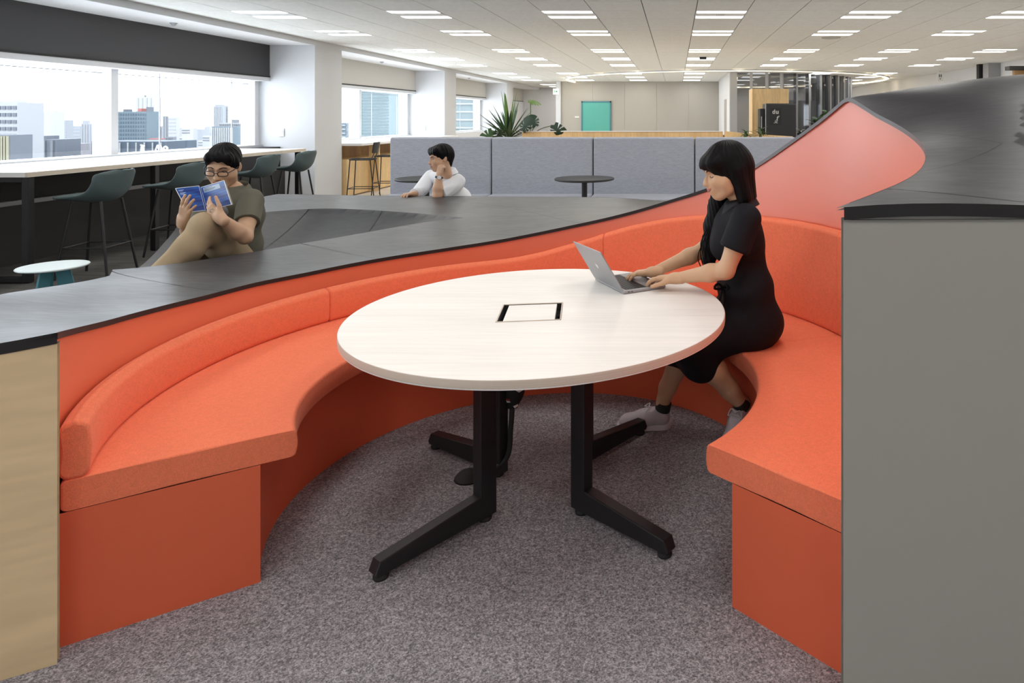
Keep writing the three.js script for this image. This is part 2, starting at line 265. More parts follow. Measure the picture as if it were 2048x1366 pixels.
// the glazed round meeting room far behind
{
  const cx = 1.75, cd = 24.6, r = 4.35, P = (a, rr) => [cx + rr * sin(a), cd - rr * cos(a)];
  const wallA = thing('partition_wall', 'plain beige panelled wall of the meeting room with a teal glass door', 'wall');
  for (let k = 0; k < 5; k++) { const a = -4.3 + k * 1.192; mesh('wall_panel', B(a + 0.0025, a + 1.192 - 0.0025, 0, CEIL, 25.5, 25.56), M.beige, wallA); }
  mesh('backing', B(-4.3, 1.66, 0, CEIL, 25.56, 25.66), M.beige, wallA);
  mesh('end_trim', B(-4.48, -4.3, 0, CEIL, 25.44, 25.66), M.frameWhite, wallA);
  const side = thing('side_partition', 'narrow white wall between the beige wall and the round glass room', 'wall');
  mesh('panel', B(1.6, 1.7, 0, CEIL, 20.4, 25.5), M.wall, side);
  mesh('door_panel', B(1.585, 1.6, 0, 2.05, 21.6, 22.5), M.beige, side);
  const door = structure('door_1', [B(-3.53, -3.48, 0, 2.07, 25.44, 25.5), B(-2.47, -2.42, 0, 2.07, 25.44, 25.5), B(-3.53, -2.42, 2.02, 2.07, 25.44, 25.5)], M.teal, 'teal glass door');
  mesh('door_leaf', B(-3.48, -2.47, 0.01, 2.02, 25.455, 25.49), M.tealDoor, door);
  const hs = thing('door_sign', 'small pale plate on the beige wall beside the teal door', 'sign', [at(1154, 234, 25.5).x, at(1154, 234, 25.5).y, -25.49]);
  mesh('plate', rbox(-0.08, 0.08, -0.025, 0.025, 0, 0.012, 0.004), M.white, hs);
  const room = thing('round_glass_room', 'round meeting room glazed in smoked panes between grey mullions', 'glass room');
  const step = 6.4 * PI / 180, n = 19;
  for (let k = 0; k <= n; k++) {
    const a = k * step, [x, d] = P(a, r), g = new THREE.BoxGeometry(0.085, CEIL - 0.004, 0.2).rotateY(-a).translate(x, CEIL / 2 - 0.002, -d);
    mesh('mullion', metreUV(g), M.alu, room);
    if (k < n) { const b = (k + 0.5) * step, [px, pd] = P(b, r - 0.05), w = 2 * r * sin(step / 2); mesh('pane', metreUV(new THREE.BoxGeometry(w, CEIL - 0.004, 0.01).rotateY(-b).translate(px, CEIL / 2 - 0.002, -pd)), M.smokedPane, room); }
  }
  mesh('corner_post', B(1.6, 1.8, 0, CEIL - 0.002, 20.1, 20.39), M.alu, room);
  const screen = thing('frost_stand_in', 'added white curved stand-in for frosted film inside the round glass room', 'screen');  // added bright surface, stands in for frosted film on the panes
  mesh('stand_in_face', gridGeo(30, 1, (u, v) => { const [x, d] = P(lerp(0.42, 1.75, u), 3.3); return V(x, v * 2.02, -d); }), M.white, screen);
  mesh('stand_in_back', gridGeo(30, 1, (u, v) => { const [x, d] = P(lerp(0.42, 1.75, 1 - u), 3.26); return V(x, v * 2.02, -d); }), M.white, screen);
  // cove ring in the ceiling
  const ring = thing('cove_ring', 'thin warm glowing ring set in the ceiling around the round glass room', 'light ring');
  mesh('ring_light', new THREE.TorusGeometry(5.6, 0.028, 8, 160).rotateX(PI / 2).translate(cx, CEIL - 0.02, -cd), M.coveGlow, ring);
  mesh('ring_lip', new THREE.TorusGeometry(5.66, 0.022, 8, 160).rotateX(PI / 2).translate(cx, CEIL - 0.012, -cd), M.frameWhite, ring);
  for (let k = 0; k < 24; k++) { const a = k / 24 * 2 * PI, l = new THREE.PointLight(new THREE.Color(1, 0.82, 0.55), 0.35); l.name = 'ring_light_glow'; l.position.set(cx + 5.6 * sin(a), CEIL - 0.09, -cd + 5.6 * cos(a)); l.shadow.radius = 3; ring.add(l); }
}
// signs and small ceiling things
{
  const sg = (draw) => canvasTex(128, 128, draw);
  const exit = thing('exit_sign', 'green and white exit sign with arrow hanging near the end wall', 'sign', [at(1112, 183, 25).x, at(1112, 183, 25).y, -25]);
  mesh('sign_box', rbox(-0.11, 0.11, -0.11, 0.11, -0.03, 0.03, 0.008), M.white, exit);
  const em = sg((c) => { c.fillStyle = '#eef6f0'; c.fillRect(0, 0, 128, 128); c.fillStyle = '#0f7a58'; c.fillRect(34, 58, 46, 14); c.beginPath(); c.moveTo(70, 36); c.lineTo(108, 65); c.lineTo(70, 94); c.closePath(); c.fill(); c.fillRect(24, 26, 12, 76); });
  mesh('sign_face', new THREE.PlaneGeometry(0.2, 0.2).translate(0, 0, 0.0315), std({ map: em, emissive: col(1, 1, 1), emissiveMap: em, emissiveIntensity: 0.5 }), exit);
  mesh('hanger', rod(V(0, 0.1, 0), V(0, CEIL - at(1112, 183, 25).y, 0), 0.008), M.alu, exit);
  const p = at(1880, 153, 19.6);
  const rest = thing('restroom_sign', 'small white hanging sign with dark restroom figures', 'sign', [p.x, p.y, p.z]);
  mesh('sign_box', rbox(-0.085, 0.085, -0.13, 0.13, -0.02, 0.02, 0.006), M.white, rest);
  const rt = canvasTex(96, 160, (c) => { c.fillStyle = '#e9e9e6'; c.fillRect(0, 0, 96, 160); c.fillStyle = '#222'; for (const x of [32, 64]) { c.beginPath(); c.arc(x, 46, 8, 0, 7); c.fill(); c.fillRect(x - 8, 56, 16, 24); c.fillRect(x - 5, 80, 10, 18); } c.fillRect(46, 44, 3, 54); c.beginPath(); c.moveTo(36, 116); c.lineTo(60, 116); c.lineTo(48, 140); c.fill(); });
  mesh('sign_face', new THREE.PlaneGeometry(0.16, 0.25).translate(0, 0, 0.0215), std({ map: rt, roughness: 0.6 }), rest);
  mesh('hanger', rod(V(0, 0.12, 0), V(0, CEIL - p.y, 0), 0.008), M.alu, rest);
  const sp = at(1662, 75, 1783 / 158);
  const speaker = thing('ceiling_speaker', 'round pale speaker grille set flush in the ceiling tiles', 'speaker', [sp.x, CEIL, sp.z]);
  mesh('grille', lathe([[0, -0.006], [0.13, -0.006], [0.15, -0.012], [0.16, 0], [0.16, 0.004]], 40), std({ color: col(0.5, 0.49, 0.47), roughness: 0.8 }), speaker);
  const cp = at(1406, 116, 15.0);
  const cam = thing('ceiling_camera', 'small black camera unit hanging under a ceiling light', 'camera', [cp.x, cp.y, cp.z]);
  mesh('body', rbox(-0.075, 0.075, -0.03, 0.03, -0.05, 0.05, 0.012), M.black, cam); mesh('stalk', rod(V(0, 0.02, 0), V(0, CEIL - cp.y, 0), 0.012), M.black, cam);
  // far right: door frame and wood wall seen over the hill
  const dk = thing('door_frame', 'dark grey door frame against the right wall, behind the hill', 'door frame');
  mesh('frame_post', B(7.6, 7.9, 0, CEIL, 16.6, 16.9), M.alu, dk); mesh('frame_post', B(7.55, 7.9, 0, CEIL, 17.0, 17.15), M.blackMatte, dk);
  const wd = thing('wood_wall', 'warm brown wooden wall glimpsed above the dark hill', 'wall');
  mesh('wall_panel', B(6.75, 7.85, 0, 2.42, 13.6, 13.7), M.oakBrown, wd); mesh('header', B(6.6, 7.85, 2.42, 2.5, 13.5, 13.7), M.darkPanel, wd);
}
// ------------------------------------------------------------ the sculpted hill with its orange round bay
const CX = -0.54, CD = 2.74, RW = 1.46, DEG = PI / 180;      // centre and radius of the round bay
const ring = (r, phi) => [CX + r * sin(phi), CD + r * cos(phi)];
const phiOf = (x, d) => atan2(x - CX, d - CD);
const wallPts = [[-127, 0.907], [-107.6, 0.811], [-95.3, 0.771], [-84.2, 0.745], [-73.5, 0.735], [-64.4, 0.725], [-48.9, 0.727], [-35.1, 0.735], [-19.7, 0.764], [-3.5, 0.834], [8.6, 0.905], [20.6, 1.0], [30.4, 1.085], [40.9, 1.204], [48.1, 1.307], [54.8, 1.403], [61.2, 1.489], [65.8, 1.551], [69.4, 1.589], [73, 1.565], [78.8, 1.516], [89.7, 1.457], [99.3, 1.414], [106.7, 1.386], [113.9, 1.355], [124.3, 1.326], [133.7, 1.304], [140.4, 1.283]];
const ctrl = [
  ...wallPts.map(([p, y]) => [...ring(RW, p * DEG), y]),
  [-2.40, 3.84, 0.735], [-2.67, 3.53, 0.73], [-2.26, 4.11, 0.735], [-1.84, 4.85, 0.74], [-1.57, 5.08, 0.745], [-2.66, 2.69, 0.80], [-2.74, 3.3, 0.73], [-2.6, 1.4, 0.9], [-1.796, 1.813, 0.896],
  [-2.66, 5.57, 0.745], [-3.41, 5.66, 0.745], [-3.3, 4.2, 0.73], [-3.6, 5, 0.745], [-3.83, 6.56, 0.755], [-2, 6.35, 0.755], [-0.5, 6.2, 0.757], [-0.75, 5.0, 0.775], [0, 5.2, 0.80], [0.8, 6.2, 0.76], [0.5, 5, 0.93],
  [1.3, 3.5, 1.66], [1.887, 3.7, 1.728], [2.4, 3.9, 1.76], [1.0, 1.62, 1.283], [1.6, 1.62, 1.285], [2.4, 1.62, 1.29], [1.5, 2.6, 1.475], [2.2, 2.6, 1.49], [1.0, 4.5, 1.36], [1.9, 4.8, 1.56], [2.4, 5, 1.58],
];
const baseH = (() => {                                       // thin-plate surface through the measured heights
  const n = ctrl.length, N = n + 3, A = Array.from({ length: N }, () => new Float64Array(N + 1)), k = (q) => q > 1e-9 ? q * Math.log(q) * 0.5 : 0;
  for (let i = 0; i < n; i++) {
    for (let j = 0; j < n; j++) A[i][j] = k((ctrl[i][0] - ctrl[j][0]) ** 2 + (ctrl[i][1] - ctrl[j][1]) ** 2);
    A[i][i] += (i < wallPts.length ? 2e-4 : 4e-3);
    [1, ctrl[i][0], ctrl[i][1]].forEach((v, c) => { A[i][n + c] = v; A[n + c][i] = v; });
    A[i][N] = ctrl[i][2];
  }
  for (let c = 0; c < N; c++) {
    let p = c; for (let r = c + 1; r < N; r++) if (abs(A[r][c]) > abs(A[p][c])) p = r;
    [A[c], A[p]] = [A[p], A[c]];
    for (let r = 0; r < N; r++) if (r !== c) { const f = A[r][c] / A[c][c]; if (f) for (let q = c; q <= N; q++) A[r][q] -= f * A[c][q]; }
  }
  const w = A.map((row, i) => row[N] / row[i]);
  return (x, d) => { let s = w[n] + w[n + 1] * x + w[n + 2] * d; for (let i = 0; i < n; i++) s += w[i] * k((x - ctrl[i][0]) ** 2 + (d - ctrl[i][1]) ** 2); return s; };
})();
// the seat hollow: a boat-shaped dip between two curved creases
const dipFront = pw([[-3.9, 3.5], [-3.3, 3.4], [-2.95, 3.4], [-2.67, 3.53], [-2.4, 3.84], [-2.26, 4.11], [-1.84, 4.85], [-1.57, 5.08]]);
const dipBack = pw([[-3.75, 4.4], [-3.55, 4.95], [-3.3, 5.35], [-3.0, 5.58], [-2.66, 5.57], [-1.94, 5.28], [-1.57, 5.08]]);
const dipDeep = pw([[-3.7, 0.08], [-3.4, 0.13], [-3.1, 0.23], [-2.8, 0.29], [-2.3, 0.23], [-1.9, 0.08], [-1.57, 0]]);
const inDip = (x, d) => x > -1.575 ? -1 : min(d - dipFront(x), dipBack(x) - d);
const dip = (x, d) => { if (x > -1.575) return 0; const a = dipFront(x), b = dipBack(x); if (d <= a || d >= b) return 0; return dipDeep(x) * pow(sin(PI * (d - a) / (b - a)), 0.85); };
const hillH = (x, d) => baseH(x, d) - dip(x, d);
const outline = [[-1.694, 1.868], [-2.6, 1.367], [-2.66, 2.69], [-2.74, 3.3], [-2.95, 3.6], [-3.3, 4.2], [-3.46, 4.6], [-3.6, 5.0], [-3.85, 5.8], [-3.83, 6.56], [0.8, 6.1], [2.4, 5.0], [2.4, 1.62], [0.399, 1.62]];
const inOutline = (x, d) => {
  let best = 1e9, odd = false;
  for (let i = 0, j = outline.length - 1; i < outline.length; j = i++) {
    const [ax, ad] = outline[j], [bx, bd] = outline[i], ex = bx - ax, ed = bd - ad, t = clamp(((x - ax) * ex + (d - ad) * ed) / (ex * ex + ed * ed));
    best = min(best, hypot(x - ax - t * ex, d - ad - t * ed));
    if ((ad > d) !== (bd > d) && x < ax + (d - ad) / (bd - ad) * ex) odd = !odd;
  }
  return odd ? best : -best;
};
function sheetGeo(h, tests, lift = 0, step = 0.045) {         // the part of surface h where every test is positive
  const pos = [], nor = [], uv = [], x0 = -4.0, x1 = 2.45, d0 = 1.3, d1 = 6.65, cut = [inOutline, (x, d) => hypot(x - CX, d - CD) - (RW - 0.012), ...tests];
  const cache = new Map(), value = (f, k, x, d) => { const key = k * 1e7 + Math.round((x - x0) / step) * 1e3 + Math.round((d - d0) / step); let v = cache.get(key); if (v === undefined) cache.set(key, v = f(x, d)); return v; };
  const put = (x, d) => { const e = 0.004, y = h(x, d), gx = (h(x + e, d) - h(x - e, d)) / (2 * e), gd = (h(x, d + e) - h(x, d - e)) / (2 * e), l = hypot(gx, 1, gd); pos.push(x, y + lift, -d); nor.push(-gx / l, 1 / l, gd / l); uv.push(x, d); };
  for (let x = x0; x < x1; x += step) for (let d = d0; d < d1; d += step) {
    for (const tri of [[[x, d], [x + step, d], [x + step, d + step]], [[x, d], [x + step, d + step], [x, d + step]]]) {
      let poly = tri;
      for (let k = 0; k < cut.length && poly.length; k++) {
        const f = cut[k], v = poly === tri ? poly.map(([a, b]) => value(f, k, a, b)) : poly.map(([a, b]) => f(a, b));
        if (v.every((q) => q >= 0)) continue;
        if (v.every((q) => q < 0)) { poly = []; break; }
        const out = [];
        for (let i = 0; i < poly.length; i++) {
          const j = (i + 1) % poly.length, a = poly[i], b = poly[j];
          if (v[i] >= 0) out.push(a);
          if ((v[i] >= 0) !== (v[j] >= 0)) { let lo = 0, hi = 1, fl = v[i]; for (let s = 0; s < 12; s++) { const m = (lo + hi) / 2, fm = f(lerp(a[0], b[0], m), lerp(a[1], b[1], m)); if ((fm >= 0) === (fl >= 0)) lo = m; else hi = m; } const t = (lo + hi) / 2; out.push([lerp(a[0], b[0], t), lerp(a[1], b[1], t)]); }
        }
        poly = out;
      }
      for (let i = 1; i + 1 < poly.length; i++) { put(...poly[0]); put(...poly[i]); put(...poly[i + 1]); }
    }
  }
  const g = new THREE.BufferGeometry();
  g.setAttribute('position', new THREE.Float32BufferAttribute(pos, 3)); g.setAttribute('normal', new THREE.Float32BufferAttribute(nor, 3)); g.setAttribute('uv', new THREE.Float32BufferAttribute(uv, 2));
  return g;
}
{
  const hill = thing('seating_hill', 'sculpted charcoal hill with dipped seat wrapping around an orange bay', 'platform');
  // seams run outwards from the bay: angle at the wall and angle 1.2 m further out
  const seam = (x0, d0, x1, d1) => { const r0 = hypot(x0 - CX, d0 - CD), r1 = hypot(x1 - CX, d1 - CD), p0 = phiOf(x0, d0), p1 = phiOf(x1, d1); return (x, d) => { const r = hypot(x - CX, d - CD), t = clamp((r - r0) / (r1 - r0), -0.5, 2.5); return (phiOf(x, d) - lerp(p0, p1, t)) * r; }; };
  const onHill = (px, py) => { let d = 1.4; for (; d < 7; d += 0.004) { const x = (px - PPX) / FOCAL * d, y = EYE - (py - PPY) / FOCAL * d; if (inOutline(x, d) > -0.02 && hypot(x - CX, d - CD) > RW && y <= hillH(x, d)) break; } return [(px - PPX) / FOCAL * d, d]; };
  const S = [
    seam(-2.06, 3.0, -2.72, 3.34), seam(-1.66, 3.738, -2.26, 4.11), seam(-1.18, 4.385, -1.73, 4.7), seam(-0.755, 4.7, -1.68, 5.85), seam(...ring(RW, 14 * DEG), ...ring(2.9, 24 * DEG)), seam(...ring(RW, 45 * DEG), ...ring(2.6, 50 * DEG)),
    seam(...onHill(1806, 180), ...onHill(1929, 208)), seam(...onHill(1836, 264), ...onHill(1997, 285)), seam(...onHill(1856, 340), ...onHill(1990, 296)), seam(...onHill(1790, 379), ...onHill(1980, 397)),
  ];
  const gap = 0.0022, out = (x, d) => -inDip(x, d);
  for (let k = 0; k <= S.length; k++) {
    const t = [out]; if (k > 0) { const f = S[k - 1]; t.push((x, d) => f(x, d) - gap); } if (k < S.length) { const f = S[k]; t.push((x, d) => -f(x, d) - gap); }
    mesh('surface_sheet', sheetGeo(baseH, t), M.lino, hill);
  }
  const xs = [-9, -3.0, -2.35, 9];
  for (let k = 0; k < 3; k++) mesh('hollow_sheet', sheetGeo(hillH, [inDip, (x) => x - xs[k] - gap, (x) => xs[k + 1] - x - gap]), M.lino, hill);
  mesh('underlay', sheetGeo(hillH, [], -0.006, 0.09), M.linoEdge, hill);
  // inner orange wall, its edge trim, skirts and end panels
  const a0 = -126 * DEG, a1 = 138.4 * DEG, n = 200, top = (p) => baseH(...ring(RW, p));
  const strip = (r, y0, y1, flip, p0 = a0, p1 = a1) => gridGeo(n, 14, (u, v) => { const p = lerp(p0, p1, flip ? 1 - u : u), [x, d] = ring(r, p), q = V(x, lerp(y0(p), y1(p), v), -d); q.u = p * r; q.v = q.y; return q; });
  mesh('inner_wall', [strip(RW, () => 0, (p) => top(p) - 0.016, false), strip(RW + 0.02, () => 0, (p) => top(p) - 0.016, true)], M.orangePaint, hill).userData.label = 'orange painted curved wall';
  const trim = (p0, p1, m) => mesh('edge_trim', [strip(RW - 0.012, (p) => top(p) - 0.018, (p) => top(p) + 0.001, false, p0, p1), strip(RW + 0.02, (p) => top(p) - 0.018, (p) => top(p) - 0.006, true, p0, p1), gridGeo(n, 1, (u, v) => { const p = lerp(p0, p1, u), [x, d] = ring(lerp(RW - 0.012, RW + 0.02, 1 - v), p); return V(x, top(p) - 0.018, -d); })], m, hill);
  trim(a0, 34 * DEG, M.linoEdge); trim(34 * DEG, a1, M.steelEdge);
  const side = (i, m, name, label, inset = 0.012) => {       // upright panel along one outline edge, and its black edge
    const [ax, ad] = outline[i], [bx, bd] = outline[(i + 1) % outline.length], L = hypot(bx - ax, bd - ad), nx = (bd - ad) / L, nd = -(bx - ax) / L, s = inOutline((ax + bx) / 2 + nx * 0.01, (ad + bd) / 2 + nd * 0.01) > 0 ? 1 : -1;
    const face = (off, y0, y1, flip) => gridGeo(max(4, Math.round(L / 0.08)), 1, (u, v) => { const t = flip ? 1 - u : u, x = lerp(ax, bx, t), d = lerp(ad, bd, t), q = V(x + nx * s * off, lerp(y0, 1, 0) + v * ((y1 === null ? hillH(x, d) - 0.028 : 0) - y0), -(d + nd * s * off)); q.u = t * L; q.v = q.y; return q; });
    const o = mesh(name, [face(inset, 0, null, s < 0), face(inset + 0.02, 0, null, s > 0)], m, hill); if (label) o.userData.label = label;
    const ed = (off, flip) => gridGeo(max(4, Math.round(L / 0.08)), 1, (u, v) => { const t = flip ? 1 - u : u, x = lerp(ax, bx, t), d = lerp(ad, bd, t), y = hillH(x, d); return V(x + nx * s * off, y + lerp(-0.03, 0.0005, v), -(d + nd * s * off)); });
    mesh('edge_trim', [ed(0, s < 0), gridGeo(4, 1, (u, v) => { const x = lerp(ax, bx, u), d = lerp(ad, bd, u); return V(x + nx * s * v * 0.03, hillH(x, d) - 0.03, -(d + nd * s * v * 0.03)); })], M.linoEdge, hill);
  };
  side(0, M.plywood, 'end_panel', 'pale plywood end panel', 0.002);
  for (let i = 1; i < 12; i++) side(i, M.greyPanel, 'skirt_panel');
  side(12, M.greyPanel, 'end_panel', 'plain grey end panel', 0.008);
}
// ------------------------------------------------------------ upholstered bench in the bay
function ringSolid(profile, p0, p1, n, m, name, parent, pad = 0.008) {   // profile(phi) -> closed loop of [r, y]; ends slightly pillowed
  const rows = [];
  const add = (p, inset) => { const q = profile(p), c = q.reduce((a, b) => [a[0] + b[0] / q.length, a[1] + b[1] / q.length], [0, 0]); rows.push(q.map(([r, y]) => { const dr = r - c[0], dy = y - c[1], l = hypot(dr, dy), s = (l - inset) / l; const [x, d] = ring(c[0] + dr * s, p); const v = V(x, c[1] + dy * s, -d); v.u = p * 1.2; v.v = 0; return v; })); };
  const e = pad / 1.2;
  add(p0 + e * 0.05, pad * 1.2); add(p0 + e * 0.25, pad * 0.55); add(p0 + e * 0.65, pad * 0.15); add(p0 + e * 1.3, 0);
  for (let i = 1; i < n; i++) add(lerp(p0 + e * 1.3, p1 - e * 1.3, i / n), 0);
  add(p1 - e * 1.3, 0); add(p1 - e * 0.65, pad * 0.15); add(p1 - e * 0.25, pad * 0.55); add(p1 - e * 0.05, pad * 1.2);
  const k = rows[0].length, len = [0]; for (let i = 0; i < k; i++) len.push(len[i] + rows[5][i].distanceTo(rows[5][(i + 1) % k]));
  const g = gridGeo(k, rows.length - 1, (u, v) => { const i = Math.round(u * k), q = rows[Math.round(v * (rows.length - 1))][i % k].clone(); q.u = len[i]; q.v = rows[Math.round(v * (rows.length - 1))][0].u; return q; }, true);
  const caps = [];
  for (const row of [rows[0], [...rows[rows.length - 1]].reverse()]) {
    const c = row.reduce((a, b) => a.add(b), V(0, 0, 0)).multiplyScalar(1 / k), pos = [], uv = [];
    for (let i = 0; i < k; i++) for (const q of [c, row[i], row[(i + 1) % k]]) { pos.push(q.x, q.y, q.z); uv.push(hypot(q.x - CX, -q.z - CD), q.y); }
    const cg = new THREE.BufferGeometry(); cg.setAttribute('position', new THREE.Float32BufferAttribute(pos, 3)); cg.setAttribute('uv', new THREE.Float32BufferAttribute(uv, 2)); cg.computeVertexNormals(); caps.push(cg);
  }
  return mesh(name, [g, ...caps], m, parent);
}
const roundLoop = (r0, r1, y0, y1, rad, bulge = 0) => {      // rounded rectangle, counter-clockwise seen along +phi
  const o = [], c = [[r0 + rad, y0 + rad, PI], [r1 - rad, y0 + rad, 1.5 * PI], [r1 - rad, y1 - rad, 0], [r0 + rad, y1 - rad, 0.5 * PI]];
  c.forEach(([r, y, a], i) => { for (let k = 0; k <= 5; k++) { const b = a + k / 5 * PI / 2; o.push([r + rad * cos(b), y + rad * sin(b)]); } const nx = c[(i + 1) % 4], b0 = a + PI / 2; for (let k = 1; k < 7; k++) { const t = k / 7, b = Math.sin(PI * t) * bulge; o.push([lerp(r + rad * cos(b0), nx[0] + rad * cos(nx[2]), t) + (i === 2 ? 0 : i === 3 ? -b : 0), lerp(y + rad * sin(b0), nx[1] + rad * sin(nx[2]), t) + (i === 2 ? b : 0)]); } });
  return o;
};
const seatTop = 0.466;
{
  const bench = thing('curved_bench', 'orange upholstered round bench lining the bay around the table', 'bench');
  const A0 = -124.1 * DEG, A1 = 132.5 * DEG;
  const baseLoop = [[0.965, 0], [1.445, 0], [1.445, 0.378], [0.965, 0.378]];
  const face = (r, flip) => gridGeo(120, 1, (u, v) => { const p = lerp(A0, A1, flip ? 1 - u : u), [x, d] = ring(r, p); return V(x, v * 0.378, -d); });
  const endFace = (p, flip) => gridGeo(1, 1, (u, v) => { const [x, d] = ring(lerp(0.965, 1.452, flip ? 1 - u : u), p); return V(x, v * 0.378, -d); });
  mesh('base', [face(0.965, true), endFace(A0, true), endFace(A1, false)], M.orangeBase, bench).userData.label = 'orange painted base';
  const cuts = [A0, -60 * DEG, 4.2 * DEG, 69.8 * DEG, A1];
  const topOf = pw([[-124, 0.628], [-60, 0.63], [-35, 0.640], [-20, 0.646], [-12, 0.672], [-5, 0.715], [1, 0.757], [4.2, 0.785], [12, 0.842], [22, 0.895], [32, 0.928], [45, 0.95], [60, 0.955], [90, 0.945], [132, 0.93]]);
  for (let k = 0; k < 4; k++) {
    ringSolid(() => roundLoop(0.862, 1.45, 0.378, seatTop, 0.014, 0.004), cuts[k], cuts[k + 1], 60, M.orangeFabric, 'seat_cushion', bench, 0.006);
    ringSolid((p) => roundLoop(1.385, 1.453, seatTop - 0.002, topOf(p / DEG), 0.024, 0.004), cuts[k], k === 3 ? 128 * DEG : cuts[k + 1], 60, M.orangeFabric, 'back_cushion', bench, 0.009);
  }
}
// ------------------------------------------------------------ round table
const TT = 0.725, TR = 0.735, TURN = 7.5 * DEG;
{
  const t = thing('round_table', 'white-topped round table on four black angled legs inside the orange bay', 'table', [CX, 0, -CD], 0);
  const sh = new THREE.Shape(); sh.absarc(0, 0, TR, 0, 2 * PI, false);
  const ho = new THREE.Path(), c = [0, 0.0], hw = 0.121, q = [[-hw, -hw], [hw, -hw], [hw, hw], [-hw, hw]].map(([x, y]) => [-0.035 + x * cos(TURN) - y * sin(TURN), -0.035 + x * sin(TURN) + y * cos(TURN)]);
  ho.moveTo(...q[0]); for (const p of [q[3], q[2], q[1]]) ho.lineTo(...p); ho.closePath(); sh.holes.push(ho);
  const g = metreUV(new THREE.ExtrudeGeometry(sh, { depth: 0.026, bevelEnabled: true, bevelSize: 0.003, bevelThickness: 0.003, bevelOffset: -0.003, bevelSegments: 2, curveSegments: 160 }).rotateX(-PI / 2).translate(0, TT - 0.029, 0));
  const topMesh = mesh('table_top', g, M.whiteAsh, t);
  mesh('edge_band', lathe([[TR - 0.004, TT - 0.031], [TR - 0.0005, TT - 0.029], [TR + 0.0008, TT - 0.024], [TR + 0.0008, TT - 0.004], [TR - 0.0006, TT - 0.0008]], 200), M.ashEdge, t);
  // power box with a wood-faced flap
  const bx = new THREE.Group(); bx.name = 'power_box'; bx.position.set(-0.035, TT, 0.035); bx.rotation.y = TURN; t.add(bx);
  mesh('tray', [box(-0.12, 0.12, -0.062, -0.056, -0.12, 0.12), box(-0.122, -0.116, -0.06, -0.001, -0.12, 0.12), box(0.116, 0.122, -0.06, -0.001, -0.12, 0.12), box(-0.12, 0.12, -0.06, -0.001, -0.122, -0.116), box(-0.12, 0.12, -0.06, -0.001, 0.116, 0.122)], M.blackMatte, bx);
  mesh('rim', [box(-0.121, -0.117, -0.01, 0.002, -0.121, 0.121), box(0.117, 0.121, -0.01, 0.002, -0.121, 0.121), box(-0.121, 0.121, -0.01, 0.002, -0.121, -0.117), box(-0.121, 0.121, -0.01, 0.002, 0.117, 0.121)], M.counterEdge, bx);
  mesh('flap', rbox(-0.096, 0.098, -0.012, 0.001, -0.105, 0.117, 0.002, 2), M.whiteAsh, bx);
  // four legs: post, splayed foot, glides
  const yoke = rbox(-0.3, 0.3, TT - 0.05, TT - 0.03, -0.04, 0.04, 0.004);
  mesh('under_frame', [yoke.clone().rotateY(PI / 4), yoke.clone().rotateY(-PI / 4)], M.blackMatte, t);
  for (const [pa, pr, ta, tr] of [[229, 0.262, 231, 0.668], [319.6, 0.24, 321, 0.645], [53, 0.24, 53, 0.61], [150, 0.237, 147, 0.65]]) {
    const P = (a, r, y) => V(r * cos(a * DEG), y, -r * sin(a * DEG)), leg = new THREE.Group(); leg.name = 'leg'; t.add(leg);
    const dir = P(ta, 1, 0), sidev = V(-dir.z, 0, dir.x), p = P(pa, pr, 0), e = P(ta, tr, 0);
    const prof = new THREE.Shape(), L = p.distanceTo(e), f = e.clone().sub(p).normalize();
    prof.moveTo(-0.032, 0.022); prof.lineTo(-0.032, TT - 0.032); prof.lineTo(0.032, TT - 0.032); prof.lineTo(0.032, 0.098); prof.lineTo(L + 0.012, 0.062); prof.lineTo(L + 0.026, 0.03); prof.lineTo(L + 0.02, 0.022); prof.closePath();
    const lg = metreUV(new THREE.ExtrudeGeometry(prof, { depth: 0.04, bevelEnabled: true, bevelSize: 0.004, bevelThickness: 0.004, bevelSegments: 2 }).translate(0, 0, -0.02));
    lg.applyMatrix4(new THREE.Matrix4().makeBasis(f, V(0, 1, 0), f.clone().cross(V(0, 1, 0))).setPosition(p));
    mesh('post_and_foot', lg, M.black, leg);
    for (const q2 of [p.clone().addScaledVector(f, 0.0), e.clone()]) mesh('glide', lathe([[0, 0], [0.023, 0], [0.025, 0.004], [0.025, 0.01], [0.02, 0.013], [0.021, 0.02], [0.018, 0.024], [0, 0.024]], 24).translate(q2.x, 0, q2.z), M.blackMatte, leg);
  }
  // cable sleeve from the power box to the floor outlet
  const sleeve = thing('cable_sleeve', 'black and white checked cable sleeve hanging below the table', 'cable sleeve', [-0.715, 0, -2.86]);
  const chk = canvasTex(128, 512, (c2) => { c2.fillStyle = '#0d0d0e'; c2.fillRect(0, 0, 128, 512); const r = rng(5); c2.fillStyle = '#e8e4df'; for (let y = 0; y < 16; y++) for (let x = 0; x < 4; x++) if ((x + y) % 3 === 0) { c2.save(); c2.translate(x * 32 + 16, y * 32 + 16); c2.rotate(0.5); c2.fillRect(-9, -9, 18, 18); c2.restore(); } c2.fillStyle = '#7c2c22'; for (let y = 0; y < 16; y += 2) c2.fillRect(8 + 64 * r(), y * 32, 16, 14); });
  mesh('sleeve', gridGeo(20, 24, (u, v) => { const a = u * 2 * PI, w = 0.03 + 0.022 * sin(v * PI * 1.15) - 0.006 * cos(v * 21), y = lerp(0.28, 0.66, v); const q = V(0.03 + w * cos(a) * 0.85 + 0.012 * sin(v * 5), y, w * sin(a) * 0.7); q.u = u; q.v = v; return q; }, true), std({ map: chk, roughness: 0.7 }), sleeve);
  mesh('cord', tubeOf([V(0.03, 0.3, 0), V(0.025, 0.2, 0.01), V(0.01, 0.08, 0.02), V(-0.06, 0.03, 0.05)], 0.011), M.blackMatte, sleeve);
